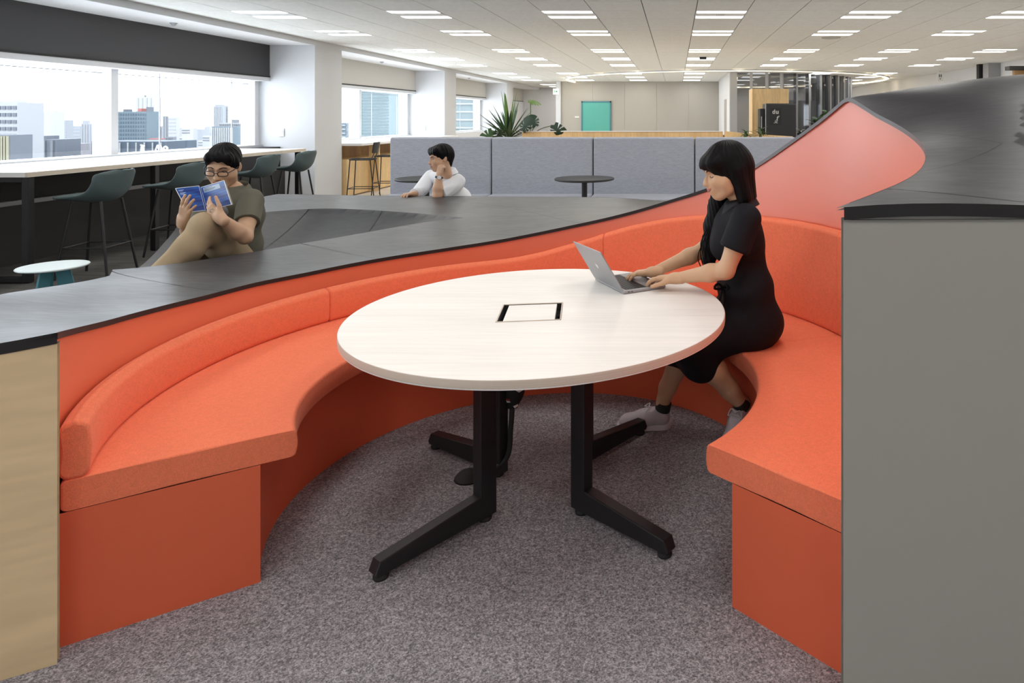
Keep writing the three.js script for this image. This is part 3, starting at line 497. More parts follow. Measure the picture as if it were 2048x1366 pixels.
  const outlet = thing('floor_outlet', 'black domed floor outlet on the carpet under the table', 'outlet', [at(937, 958, 2.83).x, 0, -2.83]);
  mesh('dome', lathe([[0, 0.034], [0.02, 0.033], [0.042, 0.022], [0.055, 0.008], [0.058, 0], [0, 0]], 30), M.blackMatte, outlet);
}
// ------------------------------------------------------------ laptop
{
  const t = thing('laptop', 'open grey laptop on the white round table', 'laptop', [-0.228, TT + 0.001, -2.969], 0);
  const ux = V(0.155 / 0.303, 0, 0.26 / 0.303).multiplyScalar(-1), ub = V(0.9, 0, -0.43).normalize();   // along the hinge away from the camera; towards the user
  const hinge = V(-0.155, 0, -0.26).normalize(), W = 0.304, Dp = 0.212;
  const b = new THREE.Matrix4().makeBasis(hinge, V(0, 1, 0), hinge.clone().cross(V(0, 1, 0)));
  const user = hinge.clone().cross(V(0, 1, 0)); const sgn = user.dot(ub) > 0 ? 1 : -1;
  const grp = (name) => { const o = new THREE.Group(); o.name = name; t.add(o); return o; };
  const body = grp('keyboard_base');
  const put = (name, g, m, p) => mesh(name, g.applyMatrix4(b), m, p);
  const Z = (a, c) => sgn > 0 ? [a, c] : [-c, -a];
  const bb = (x0, x1, y0, y1, a, c, r) => { const [z0, z1] = Z(a, c); return r ? rbox(x0, x1, y0, y1, z0, z1, r, 2) : box(x0, x1, y0, y1, z0, z1); };
  put('chassis', bb(0, W, 0.001, 0.014, 0, Dp, 0.004), M.silver, body);
  put('key_well', bb(0.016, W - 0.016, 0.0138, 0.0143, 0.018, 0.122), M.blackMatte, body);
  const keys = [];
  for (let r = 0; r < 6; r++) for (let k = 0; k < 14; k++) { if (r === 5 && k > 3 && k < 9) continue; const x = 0.0185 + k * 0.0192, z = 0.021 + r * 0.0168; keys.push(bb(x, x + 0.0165, 0.0143, 0.0152, z, z + 0.0142)); }
  keys.push(bb(0.0185 + 4 * 0.0192, 0.0185 + 9 * 0.0192 - 0.003, 0.0143, 0.0152, 0.105, 0.119));
  const kb = put('keys', merge(keys), M.black, body); kb.userData.kind = 'stuff';
  put('trackpad', bb(0.1, 0.204, 0.0138, 0.0144, 0.128, 0.204), M.alu, body);
  put('ports', merge([bb(-0.0006, 0.001, 0.006, 0.009, 0.02, 0.03), bb(-0.0006, 0.001, 0.006, 0.009, 0.036, 0.046)]), M.blackMatte, body);
  const lid = grp('screen_lid'), tilt = 31 * DEG, back = user.clone().multiplyScalar(-sgn), up = V(0, cos(tilt), 0).addScaledVector(back, sin(tilt)), nrm = hinge.clone().cross(up).normalize();
  const lm = new THREE.Matrix4().makeBasis(hinge, up, nrm).setPosition(0, 0.012, 0);
  const o = nrm.dot(back) > 0 ? 1 : -1;                       // which side of the lid is the outside
  mesh('lid_shell', rbox(0, W, 0, Dp, -0.0025, 0.0025, 0.0024, 2).applyMatrix4(lm), M.silver, lid);
  mesh('display', box(0.006, W - 0.006, 0.012, Dp - 0.006, o > 0 ? -0.0032 : 0.0026, o > 0 ? -0.0026 : 0.0032).applyMatrix4(lm), M.black, lid);
  const em = new THREE.Shape(); em.absellipse(0, 0, 0.011, 0.0125, 0, 2 * PI);
  mesh('emblem', merge([new THREE.ExtrudeGeometry(em, { depth: 0.0008, bevelEnabled: false, curveSegments: 24 }), rbox(0.001, 0.006, 0.013, 0.02, 0, 0.0008, 0.0003, 1)]).translate(W / 2, Dp / 2, o > 0 ? 0.0025 : -0.0033).applyMatrix4(lm), std({ color: col(0.8, 0.8, 0.8), roughness: 0.25, metalness: 0.8 }), lid);
}
// ------------------------------------------------------------ window counters
{
  const c = thing('window_counter', 'white bar counter with black steel frame under the wide window', 'counter');
  mesh('counter_top', B(-7.05, -5.8, 0.957, 1.0, 6.1, 10.66), M.counterTop, c);
  mesh('front_edge', B(-5.8, -5.78, 0.957, 1.0, 6.08, 10.66), M.counterEdge, c);
  mesh('end_edge', B(-7.05, -5.8, 0.957, 1.0, 6.08, 6.1), M.counterTop, c);
  for (const d of [6.13, 7.62, 10.5]) {
    const f = new THREE.Group(); f.name = 'leg_frame'; c.add(f);
    mesh('leg', RB(-5.85, -5.79, 0.012, 0.957, d - 0.03, d + 0.03, 0.004, 2), M.black, f);
    if (d < 7) { mesh('foot_bar', RB(-6.68, -5.85, 0.012, 0.06, d - 0.03, d + 0.03, 0.004, 2), M.black, f); mesh('top_bar', RB(-6.7, -5.85, 0.91, 0.957, d - 0.03, d + 0.03, 0.004, 2), M.black, f); }
    mesh('glide', RB(-5.845, -5.795, 0.004, 0.014, d - 0.02, d + 0.02, 0.002, 1), M.blackMatte, f);
  }
  const o = thing('window_counter', 'white-topped oak bar counter under the farther window', 'counter');
  mesh('counter_top', B(-6.94, -5.8, 0.957, 1.0, 12.62, 18.15), M.counterTop, o);
  mesh('back_panel', B(-6.93, -6.5, 0.02, 0.957, 12.65, 18.1), M.oakBrown, o);
  mesh('plinth', RB(-6.5, -6.1, 0.02, 0.7, 12.65, 18.1, 0.006, 1), M.oak, o);
  for (const d of [13.55, 15.2, 16.9]) mesh('divider', B(-6.1, -5.9, 0.02, 0.957, d, d + 0.05), M.oak, o);
}
// ------------------------------------------------------------ green shell bar stools
function greenStool(label) {
  const t = thing('bar_stool', label, 'bar stool', [0, 0, 0], 0, 'green shell bar stools at the counter');
  const line = [[-0.25, 0.745], [-0.235, 0.752], [-0.15, 0.735], [0, 0.71], [0.1, 0.715], [0.175, 0.765], [0.215, 0.84], [0.245, 0.93], [0.262, 1.0]];
  const cx = pw(line.map(([x], i) => [i / 8, x])), cy = pw(line.map(([, y], i) => [i / 8, y]));
  const half = pw([[0, 0.13], [0.1, 0.2], [0.3, 0.235], [0.5, 0.255], [0.7, 0.265], [0.85, 0.25], [0.95, 0.215], [1, 0.15]]), curl = pw([[0, 0.0], [0.2, 0.015], [0.45, 0.10], [0.6, 0.13], [0.75, 0.10], [0.9, 0.03], [1, -0.015]]), wrap = pw([[0, 0], [0.4, 0], [0.65, 0.06], [0.85, 0.10], [1, 0.075]]);
  const P = (u, v) => { const a = u * 2 - 1; return V(cx(v) - wrap(v) * a * a, cy(v) + curl(v) * a * a, half(v) * (a - 0.12 * a * a * a) / 0.88); };
  const N = (u, v) => { const e = 0.01, a = P(min(1, u + e), v).sub(P(max(0, u - e), v)), b = P(u, min(1, v + e)).sub(P(u, max(0, v - e))); return a.cross(b).normalize(); };
  const nu = 22, nv = 30, th = 0.016, sgn = N(0.5, 0.4).y > 0 ? -1 : 1;
  // closed shell: go once round every cross-section (outside, then back inside)
  const g = gridGeo(2 * nu + 2, nv, (s, v) => { const k = Math.round(s * (2 * nu + 2)); const outside = k <= nu; const u = outside ? k / nu : clamp((2 * nu + 1 - k) / nu); const q = P(u, v); return q.addScaledVector(N(u, v), sgn * (outside ? th : -th) * (1 - 0.55 * pow(abs(2 * u - 1), 6))); }, true);
  const endCap = (v) => gridGeo(nu, 1, (u, w) => P(u, v).addScaledVector(N(u, v), sgn * lerp(th, -th, v > 0.5 ? w : 1 - w) * (1 - 0.55 * pow(abs(2 * u - 1), 6))));
  mesh('shell', [g, endCap(0), endCap(1)], M.greenShell, t);
  const seat = [[-0.13, -0.12], [-0.13, 0.12], [0.12, -0.14], [0.12, 0.14]], foot = [[-0.23, -0.2], [-0.23, 0.2], [0.22, -0.21], [0.22, 0.21]], mid = [];
  seat.forEach(([x, z], i) => { const a = V(foot[i][0], 0.006, foot[i][1]), b = V(x, 0.715, z); mesh('leg', rod(a, b, 0.011, 0.012), M.black, t); mid.push(a.clone().lerp(b, 0.4)); });
  for (const [i, j] of [[0, 1], [2, 3], [0, 2], [1, 3]]) mesh('foot_rail', rod(mid[i], mid[j], 0.008), M.black, t);
  return t;
}
{
  const s = greenStool('dark green shell bar stool next to the steel end leg of the counter');
  s.position.set(-5.45, 0, -6.43); s.rotation.y = 0.12; s.scale.setScalar(1.0);
  copyOf(s, [-5.44, 0, -7.46], 0.12, 'dark green shell bar stool at the counter, second from the steel end leg');
  copyOf(s, [-5.52, 0, -8.98], 0.1, 'dark green shell bar stool at the counter, second from the pale column');
  copyOf(s, [-5.55, 0, -9.95], 0.08, 'dark green shell bar stool next to the pale column');
}
// black wire stools at the oak counter
{
  const t = thing('wire_stool', 'thin black wire-legged stool with curved back at the oak counter, next to the column', 'bar stool', [-5.5, 0, -12.0], 0.15, 'black wire stools');
  mesh('seat', gridGeo(16, 12, (u, v) => { const a = u * 2 - 1, b = v * 2 - 1, r = pow(pow(abs(a), 4) + pow(abs(b), 4), 0.25), k = r > 1e-6 ? max(abs(a), abs(b)) / r : 1; return V(a * k * 0.2, 0.755 + 0.012 * a * a * a - 0.008 * b * b, -b * k * 0.2); }), M.blackMatte, t);
  mesh('seat_edge', tubeOf([...Array(16)].map((_, i) => { const a = i / 16 * 2 * PI, c = cos(a), s = sin(a), r = 0.2 / pow(c ** 4 + s ** 4, 0.25); return V(r * c, 0.75, r * s); }), 0.011, 64, 8, true), M.blackMatte, t);
  mesh('backrest', [gridGeo(14, 10, (u, v) => { const a = u * 2 - 1, k = 1 - 0.18 * pow(abs(2 * v - 1), 4); return V(0.235 - 0.05 * a * a + 0.03 * v, lerp(0.86, 1.05, v), -a * 0.165 * k); }), gridGeo(14, 10, (u, v) => { const a = 1 - u * 2, k = 1 - 0.18 * pow(abs(2 * v - 1), 4); return V(0.247 - 0.05 * a * a + 0.03 * v, lerp(0.86, 1.05, v), -a * 0.165 * k); })], M.black, t);
  const f = [[-0.22, -0.2], [-0.22, 0.2], [0.24, -0.2], [0.24, 0.2]], s = [[-0.17, -0.16], [-0.17, 0.16], [0.16, -0.16], [0.16, 0.16]], m = [];
  f.forEach(([x, z], i) => { const a = V(x, 0.005, z), b = V(s[i][0], 0.745, s[i][1]); mesh('leg', rod(a, b, 0.009), M.black, t); m.push(a.clone().lerp(b, 0.33)); });
  for (const k of [0, 1]) mesh('back_post', rod(V(0.16, 0.745, k ? 0.1 : -0.1), V(0.235, 0.92, k ? 0.09 : -0.09), 0.008), M.black, t);
  for (const [i, j] of [[0, 1], [2, 3], [0, 2], [1, 3]]) mesh('foot_rail', rod(m[i], m[j], 0.007), M.black, t);
  copyOf(t, [-5.5, 0, -13.0], 0.05, 'thin black wire-legged stool at the oak counter, half hidden by the grey sofa');
}
// low side table
{
  const t = thing('side_table', 'low round side table with pale mint top on teal angled legs', 'side table', [-4.39, 0, -4.81]);
  mesh('table_top', lathe([[0, 0.436], [0.192, 0.436], [0.198, 0.44], [0.201, 0.444], [0.198, 0.449], [0.192, 0.45], [0, 0.45]], 80), M.mintTop, t);
  for (let k = 0; k < 3; k++) { const a = k * 2 * PI / 3 + 0.45; const sh = new THREE.Shape(); sh.moveTo(0.01, 0.436); sh.lineTo(0.09, 0.436); sh.lineTo(0.18, 0.004); sh.lineTo(0.075, 0.004); sh.closePath(); mesh('leg', metreUV(new THREE.ExtrudeGeometry(sh, { depth: 0.012, bevelEnabled: true, bevelSize: 0.002, bevelThickness: 0.002, bevelSegments: 1 }).translate(0, 0, -0.006).rotateY(a)), M.teal, t); }
}
// ------------------------------------------------------------ grey banquette and bistro tables
{
  const t = thing('banquette_sofa', 'long grey upholstered sofa with four tall back panels', 'sofa', [-3.9, 0, -9.4]);
  const w = 5.54 / 4;
  for (let k = 0; k < 4; k++) {
    mesh('back_panel', rbox(k * w + 0.006, (k + 1) * w - 0.006, 0.4, 1.217, -0.06, 0.12, 0.028, 4), M.greyFabric, t);
    mesh('seat_cushion', rbox(k * w + 0.005, (k + 1) * w - 0.005, 0.3, 0.45, 0.1, 0.66, 0.03, 4), M.greyFabric, t);
  }
  mesh('base', box(0.04, 5.5, 0.0, 0.31, -0.05, 0.6), M.blackMatte, t);
  mesh('back_board', box(0, 5.54, 0.0, 1.19, -0.1, -0.06), M.oak, t);
  const bt = thing('bistro_table', 'small round black bistro table in front of the sofa, standing free', 'table', [at(1169, 356, 8.4).x, 0, -8.4], 0, 'black bistro tables');
  mesh('table_top', lathe([[0, 0.715], [0.34, 0.715], [0.362, 0.722], [0.366, 0.73], [0.364, 0.74], [0.358, 0.744], [0, 0.744]], 80), M.black, bt);
  mesh('stem', lathe([[0.034, 0.02], [0.034, 0.715]], 24), M.black, bt); mesh('foot_plate', lathe([[0, 0.016], [0.2, 0.014], [0.22, 0.006], [0.22, 0], [0, 0]], 48), M.black, bt);
  copyOf(bt, [at(853, 356, 8.4).x, 0, -8.4], 0, 'small round black bistro table behind the man in the white shirt');
}
// ------------------------------------------------------------ oak planters, cabinet, black machine
{
  const p = thing('oak_planter', 'long low oak planter wall behind the grey sofa', 'planter', [0, 0, 0]);
  mesh('front_board', B(-2.3, 0.7, 0, 1.27, 10.2, 10.24), M.oak, p); mesh('end_board', B(0.66, 0.7, 0, 1.27, 10.24, 10.7), M.oak, p); mesh('end_board', B(-2.3, -2.26, 0, 1.27, 10.24, 10.7), M.oak, p); mesh('back_board', B(-2.3, 0.7, 0, 1.27, 10.7, 10.74), M.oak, p);
  mesh('top_edge', [B(-2.3, 0.7, 1.27, 1.283, 10.19, 10.24)], M.white, p); mesh('soil', B(-2.26, 0.66, 0, 1.12, 10.24, 10.7), M.darkPanel, p);
  const q = thing('low_oak_box', 'low oak box with sloping top beside the black machine', 'box', [0, 0, 0]);
  const sh = new THREE.Shape(); sh.moveTo(0, 0); sh.lineTo(1.0, 0); sh.lineTo(1.0, 1.205); sh.lineTo(0.36, 1.245); sh.lineTo(0, 1.285); sh.closePath();
  mesh('panel', metreUV(new THREE.ExtrudeGeometry(sh, { depth: 0.05, bevelEnabled: false }).translate(0.72, 0, -10.1)), M.oak, q);
  mesh('inner_panel', B(0.72, 1.1, 0, 1.22, 10.15, 10.5), M.oakBrown, q);
  const cb = thing('oak_cabinet', 'tall pale oak cabinet behind the black machine', 'cabinet', [0, 0, 0]);
  mesh('body', B(1.47, 2.15, 0, 2.03, 13.0, 13.55), M.oak, cb); mesh('side_panel', B(1.45, 1.47, 0, 2.03, 12.99, 13.56), M.oak, cb);
  const fr = thing('black_machine', 'tall black vending machine with faint grey lettering', 'machine', [at(1562, 274, 12).x, 0, -12]);
  mesh('cabinet', rbox(-0.262, 0.262, 0.03, 1.73, -0.5, 0, 0.012), M.black, fr); mesh('door', rbox(-0.258, 0.258, 0.06, 1.715, 0.0, 0.03, 0.01), M.black, fr);
  mesh('chrome_edge', rbox(-0.278, -0.262, 0.05, 1.72, -0.02, 0.02, 0.004), M.silver, fr); mesh('side_module', rbox(-0.36, -0.285, 0.05, 1.64, -0.4, -0.05, 0.01), M.blackMatte, fr); mesh('side_trim', rbox(-0.345, -0.33, 0.05, 1.5, -0.05, -0.03, 0.003), M.silver, fr);
  mesh('foot', box(-0.2, 0.2, 0, 0.04, -0.4, -0.05), M.blackMatte, fr);
  const tx = canvasTex(128, 192, (c) => { c.fillStyle = '#0b0b0c'; c.fillRect(0, 0, 128, 192); c.fillStyle = '#b9b9b6'; c.font = 'bold 62px sans-serif'; c.fillText('du', 26, 66); c.font = 'italic bold 66px serif'; c.fillText('f', 66, 140); c.font = 'bold 44px sans-serif'; c.fillText('.ic', 42, 172); });
  mesh('lettering', new THREE.PlaneGeometry(0.2, 0.3).translate(-0.1, 1.5, 0.0312), std({ map: tx, roughness: 0.5 }), fr);
}
// ------------------------------------------------------------ plants
{
  const leafG = std({ color: col(0.035, 0.10, 0.028), roughness: 0.5, side: THREE.DoubleSide }), leafL = std({ color: col(0.10, 0.20, 0.03), roughness: 0.5, side: THREE.DoubleSide }), leafD = std({ color: col(0.012, 0.04, 0.02), roughness: 0.45, side: THREE.DoubleSide }), stemM = std({ color: col(0.10, 0.15, 0.04), roughness: 0.7 }), pot = std({ color: col(0.25, 0.24, 0.23), roughness: 0.8 });
  const blade = (az, el, L, w, bend) => gridGeo(4, 14, (u, v) => { const a = u * 2 - 1, ww = w * pow(sin(PI * min(0.98, 0.12 + v * 0.86)), 0.8) * (1 - v * 0.3), e = el - bend * v * v, r = L * v; const y = r * sin(el - bend * v * 0.5), h = r * cos(el - bend * v * 0.5); return V(h * cos(az) - a * ww * sin(az), y - 0.25 * ww * (1 - a * a), h * sin(az) + a * ww * cos(az)); });
  const monstera = (size) => {                                // one leaf with real slits, lying in x-y, stem at the origin
    const s = new THREE.Shape(), edge = [], n = 9;
    const rim = (t) => { const a = lerp(-0.92, 0.92, t) * PI, r = size * (0.55 + 0.18 * cos(a) + 0.1 * cos(2 * a)); return [r * sin(a) * 0.95, size * 0.32 + r * cos(a)]; };
    s.moveTo(0, 0.02 * size);
    for (let k = 0; k < n; k++) { const t0 = k / n, t1 = (k + 1) / n; for (const t of [t0 + 0.02, lerp(t0, t1, 0.35), lerp(t0, t1, 0.65), t1 - 0.02]) s.lineTo(...rim(t)); if (k < n - 1 && k !== 3 && k !== 4) { const [x, y] = rim(t1); s.lineTo(x * 0.3, lerp(size * 0.38, y, 0.3)); } }
    s.closePath();
    const g = new THREE.ShapeGeometry(s, 4), p = g.attributes.position;
    for (let i = 0; i < p.count; i++) { const x = p.getX(i), y = p.getY(i); p.setZ(i, -0.5 * x * x / size - 0.35 * y * y / size); }
    g.computeVertexNormals(); return metreUV(plainGeo(g));
  };
  const place = (g, p, yaw, pitch, roll = 0) => g.clone().applyMatrix4(new THREE.Matrix4().makeRotationFromEuler(new THREE.Euler(pitch, yaw, roll, 'YXZ'))).translate(p.x, p.y, p.z);
  const r = rng(77);
  const y = thing('spiky_plant', 'spiky plant with upright sword leaves behind the grey sofa', 'plant', [-2.56, 0, -10.45]);
  mesh('pot', lathe([[0, 0], [0.2, 0], [0.24, 0.6], [0.25, 0.62], [0.22, 0.62], [0.2, 0.55], [0, 0.55]], 30), pot, y); mesh('trunk', rod(V(0, 0.55, 0), V(0, 1.18, 0), 0.04), stemM, y);
  for (let k = 0; k < 44; k++) { const el = k < 6 ? 1.38 + 0.1 * r() : lerp(0.2, 1.3, r()), g = blade(k * 2.4 + r(), el, k < 6 ? 0.66 + 0.1 * r() : 0.46 + 0.2 * r(), k < 6 ? 0.036 : 0.026, k < 6 ? 0.05 : 0.35 * r()); const o = mesh('leaf', g, k < 6 ? leafL : k % 3 ? leafG : leafD, y); o.position.set(0, 1.16, 0); }
  const m = thing('monstera_plant', 'monstera with split dark leaves growing beside the spiky plant', 'plant', [at(1060, 274, 10.45).x, 0, -10.5]);
  mesh('pot', lathe([[0, 1.12], [0.1, 1.12], [0.12, 1.22], [0, 1.22]], 24), pot, m);
  for (const [px, py, d, size, yaw, pitch, roll, mt] of [[1061, 206, 10.4, 0.2, 0.5, -0.9, -0.9, leafL], [1071, 252, 10.3, 0.2, 0.2, -0.35, 0.4, leafD], [1108, 250, 10.2, 0.26, -0.2, -0.2, -2.6, leafD], [985, 262, 10.2, 0.26, 0.3, -0.1, 2.6, leafG], [1000, 258, 10.1, 0.2, 0.1, 0.2, 3.0, leafD], [1045, 262, 10.1, 0.2, -0.3, 0.1, -0.5, leafD]]) {
    const p = at(px, py, d).sub(m.position); const o = mesh('leaf', place(monstera(size), p, yaw, pitch, roll), mt, m);
    mesh('leaf_stem', tubeOf([V(0, 1.2, 0), V(p.x * 0.4, lerp(1.2, p.y, 0.6), p.z * 0.4), p], 0.006, 16, 6), stemM, m);
  }
  const fan = (name, label, px, py, d, n, L, w, mt, seed) => { const q = rng(seed), b = at(px, py, d), t = thing(name, label, 'plant', [b.x, 0, b.z]); mesh('pot', lathe([[0, 0], [0.13, 0], [0.16, 0.5], [0.13, 0.5], [0, 0.45]], 24), pot, t); mesh('stem', rod(V(0, 0.45, 0), V(0, b.y, 0), 0.012), stemM, t); for (let k = 0; k < n; k++) { const o = mesh('leaf', blade(q() * 6.28, lerp(-0.3, 1.0, q()), L * (0.6 + 0.6 * q()), w, 0.9), mt, t); o.position.set((q() - 0.5) * 0.05, b.y - q() * L * 0.8, (q() - 0.5) * 0.05); } return t; };
  fan('leafy_plant', 'small drooping green plant beside the oak planter end', 1492, 262, 9.95, 16, 0.13, 0.02, leafG, 1);
  fan('leafy_plant', 'small green plant in front of the black machine', 1522, 256, 9.9, 16, 0.16, 0.02, leafG, 2);
  fan('leafy_plant', 'bushy dark plant to the right of the black machine', 1601, 262, 12.2, 40, 0.12, 0.03, leafD, 3);
  fan('rubber_plant', 'rubber plant with broad round leaves before the round glass room', 1632, 238, 13.5, 12, 0.2, 0.06, leafD, 4);
  fan('rubber_plant', 'lighter green broad-leaved plant behind the orange peak', 1650, 222, 13.2, 10, 0.18, 0.055, leafG, 5);
}
// ------------------------------------------------------------ the city outside
{
  const c3 = (r, g, b) => std({ color: col(r, g, b), roughness: 0.8 });
  const P = { white: c3(0.216, 0.223, 0.230), pale: c3(0.173, 0.180, 0.191), hazeTint: c3(0.151, 0.162, 0.176), grey: c3(0.081, 0.087, 0.099), slate: c3(0.053, 0.062, 0.077), pink: c3(0.093, 0.090, 0.099), blue: c3(0.034, 0.053, 0.071), deep: c3(0.022, 0.034, 0.050), glassBlue: c3(0.053, 0.077, 0.093), cream: c3(0.143, 0.136, 0.093), teal: c3(0.093, 0.133, 0.140), red: c3(0.186, 0.050, 0.046), ground: c3(0.24, 0.25, 0.26) };  // palest tones have distance haze painted into the far walls and ground
  tag(mesh('city_ground', B(-4200, 1500, -62, -60, 60, 4300), P.ground), 'pale haze-tinted ground of the city far below', 'ground').userData.kind = 'structure';
  const tower = (name, label, px0, px1, py, d, wall, o = {}) => {
    const x0 = (px0 - PPX) / FOCAL * d, x1 = (px1 - PPX) / FOCAL * d, yt = EYE - (py - PPY) / FOCAL * d, dep = o.deep ?? (x1 - x0) * 0.6, t = thing(name, label, 'building', [x0, -60, -d], 0, o.group), W = x1 - x0, Hh = yt + 60;
    mesh('body', box(0, W, 0, Hh, -dep, 0), wall, t);
    const px = d / FOCAL;                                     // metres that one pixel spans here
    if (o.bands) { const [pitch, share, mat, from = 0, until = 999] = o.bands; for (let y = Hh - (o.top ?? 3) * px, k = 0; k < (o.rows ?? 12); k++, y -= pitch * px) { if (k < from || k > until) continue; if (o.cols) for (let c = 0; c < o.cols; c++) mesh('window', box(W * (c + 0.14) / o.cols, W * (c + 0.86) / o.cols, y - share * pitch * px, y, 0, 0.3), mat, t); else mesh('window_band', box(W * 0.02, W * 0.98, y - share * pitch * px, y, 0, 0.3), mat, t); } }
    if (o.fins) { const [n, share, mat, low = 0, high = 1] = o.fins; for (let k = 0; k < n; k++) mesh('facade_fin', box(W * (k + 0.5 - share / 2) / n, W * (k + 0.5 + share / 2) / n, Hh - (1 - low) * 110 * px, Hh - (1 - high) * 110 * px - 2 * px, 0, 0.6), mat, t); }
    for (const [a, b, h, m] of o.roof ?? []) mesh('roof_house', box(W * a, W * b, Hh, Hh + h * px, -dep * 0.7, -dep * 0.2), m ?? wall, t);
    return t;
  };
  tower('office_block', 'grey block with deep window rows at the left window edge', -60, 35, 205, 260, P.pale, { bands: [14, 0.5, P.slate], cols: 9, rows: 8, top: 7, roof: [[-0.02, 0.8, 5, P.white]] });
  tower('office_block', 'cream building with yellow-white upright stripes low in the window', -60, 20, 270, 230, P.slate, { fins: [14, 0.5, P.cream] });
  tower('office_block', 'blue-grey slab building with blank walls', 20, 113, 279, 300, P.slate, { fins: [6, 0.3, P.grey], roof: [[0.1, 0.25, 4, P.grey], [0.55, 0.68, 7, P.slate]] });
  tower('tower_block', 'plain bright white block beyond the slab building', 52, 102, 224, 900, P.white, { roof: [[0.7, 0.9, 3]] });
  tower('tower_block', 'haze-tinted stepped tower beside the bright white block', 107, 133, 240, 1100, P.hazeTint, { bands: [6, 0.4, P.pale], rows: 8 });
  tower('tower_block', 'low haze-tinted slab between two haze-tinted towers', 133, 162, 252, 1300, P.hazeTint, { bands: [7, 0.4, P.pale], rows: 6 });
  tower('tower_block', 'haze-tinted tower with roof box left of the white mullion', 162, 188, 247, 1180, P.pale, { roof: [[0, 0.35, 6]], fins: [5, 0.4, P.hazeTint] });
  tower('tower_block', 'narrow haze-tinted tower touching the white mullion', 196, 212, 252, 1010, P.hazeTint, { fins: [3, 0.4, P.pale] });
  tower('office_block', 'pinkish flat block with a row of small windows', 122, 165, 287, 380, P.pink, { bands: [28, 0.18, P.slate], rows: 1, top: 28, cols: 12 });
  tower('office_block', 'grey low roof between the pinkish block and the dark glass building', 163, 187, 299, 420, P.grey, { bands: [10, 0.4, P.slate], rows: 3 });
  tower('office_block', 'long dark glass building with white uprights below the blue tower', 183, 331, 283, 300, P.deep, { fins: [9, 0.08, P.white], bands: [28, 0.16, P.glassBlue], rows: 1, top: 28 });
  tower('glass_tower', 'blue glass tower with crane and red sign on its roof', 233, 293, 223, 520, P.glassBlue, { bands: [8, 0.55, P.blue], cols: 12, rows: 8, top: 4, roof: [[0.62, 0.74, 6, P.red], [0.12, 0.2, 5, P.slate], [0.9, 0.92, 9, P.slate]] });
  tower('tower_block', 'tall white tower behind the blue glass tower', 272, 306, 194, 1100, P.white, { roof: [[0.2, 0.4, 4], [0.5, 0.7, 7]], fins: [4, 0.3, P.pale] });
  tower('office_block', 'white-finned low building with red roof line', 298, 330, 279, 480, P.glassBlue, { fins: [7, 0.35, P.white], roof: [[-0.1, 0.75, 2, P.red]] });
  tower('tower_block', 'slim grey tower left of the glazing joint', 325, 333, 232, 900, P.grey, { fins: [2, 0.4, P.hazeTint] });
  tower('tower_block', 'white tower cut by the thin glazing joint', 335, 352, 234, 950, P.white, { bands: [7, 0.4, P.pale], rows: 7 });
  tower('tower_block', 'short haze-tinted tower with upright stripes', 307, 324, 252, 1000, P.hazeTint, { fins: [4, 0.4, P.grey] });
  tower('tower_block', 'tall haze-tinted twin tower with upright ribs near the right window edge', 427, 445, 212, 1000, P.hazeTint, { fins: [6, 0.4, P.pale], roof: [[0.1, 0.9, 3]] });
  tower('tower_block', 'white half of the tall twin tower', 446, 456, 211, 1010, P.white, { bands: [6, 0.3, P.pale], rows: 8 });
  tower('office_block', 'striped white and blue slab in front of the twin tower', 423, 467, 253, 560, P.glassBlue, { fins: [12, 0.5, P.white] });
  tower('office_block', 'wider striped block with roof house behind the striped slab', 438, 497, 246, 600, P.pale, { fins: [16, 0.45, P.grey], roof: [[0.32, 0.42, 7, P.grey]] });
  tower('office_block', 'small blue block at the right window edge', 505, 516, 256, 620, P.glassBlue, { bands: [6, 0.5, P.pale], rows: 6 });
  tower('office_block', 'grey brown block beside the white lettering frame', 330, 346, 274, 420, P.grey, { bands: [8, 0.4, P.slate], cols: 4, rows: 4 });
  // low sprawl towards the horizon, air haze put into its wall colours
  const q = rng(9); let sprawl = 0;
  for (let k = 0; k < 46; k++) { const a = 345 + q() * 95, w = 5 + q() * 13, d = 700 + k * 32, top = min(252 + q() * 34, PPY + 0.72 * 61.5 * FOCAL / d); tower('low_building', 'small haze-tinted building in the low sprawl towards the horizon', a, a + w, top, d, [P.white, P.hazeTint, P.pale][k % 3], { group: 'low haze-tinted buildings', ...(k % 3 === 0 ? { bands: [5, 0.4, P.grey], rows: 2 } : {}) }); }
  // the teal glass towers seen through the farther windows
  tower('glass_tower', 'teal glass tower filling the second window', 722, 778, 60, 150, P.teal, { bands: [6, 0.3, P.glassBlue], rows: 46, top: 2, deep: 8 });
  tower('glass_tower', 'pale ribbed tower right of the teal tower in the second window', 781, 836, 50, 170, P.hazeTint, { fins: [12, 0.4, P.grey, -1.8, 0.4], deep: 8 });
  tower('glass_tower', 'teal banded tower in the third window', 900, 985, 60, 190, P.teal, { bands: [16, 0.2, P.white], rows: 20, top: 2, deep: 10 });
  tower('office_block', 'blue low block at the left of the second window', 640, 692, 246, 330, P.glassBlue, { bands: [8, 0.4, P.hazeTint], rows: 5 });
  // white sign letters on the roof terrace
  const fr = thing('roof_sign', 'white rooftop lettering and frame in front of the dark glass building', 'sign', [0, 0, 0]);
  const d = 290, S = (px, py) => at(px, py, d), wm = c3(0.34, 0.34, 0.34);
  const bar = (a, b, w = 0.5) => rod(S(...a), S(...b), w, w, 6);
  mesh('frame', [bar([281, 311], [284, 290], 0.35), bar([288, 311], [285, 290], 0.35), bar([281, 290], [289, 292], 0.3), bar([281, 300], [288, 300], 0.25)], wm, fr);
  mesh('letter', [bar([315, 290], [319, 301], 0.4)], wm, fr); mesh('letter', [bar([320, 290], [324, 301], 0.4)], wm, fr); mesh('letter', [bar([311, 301], [315, 290], 0.3)], wm, fr);
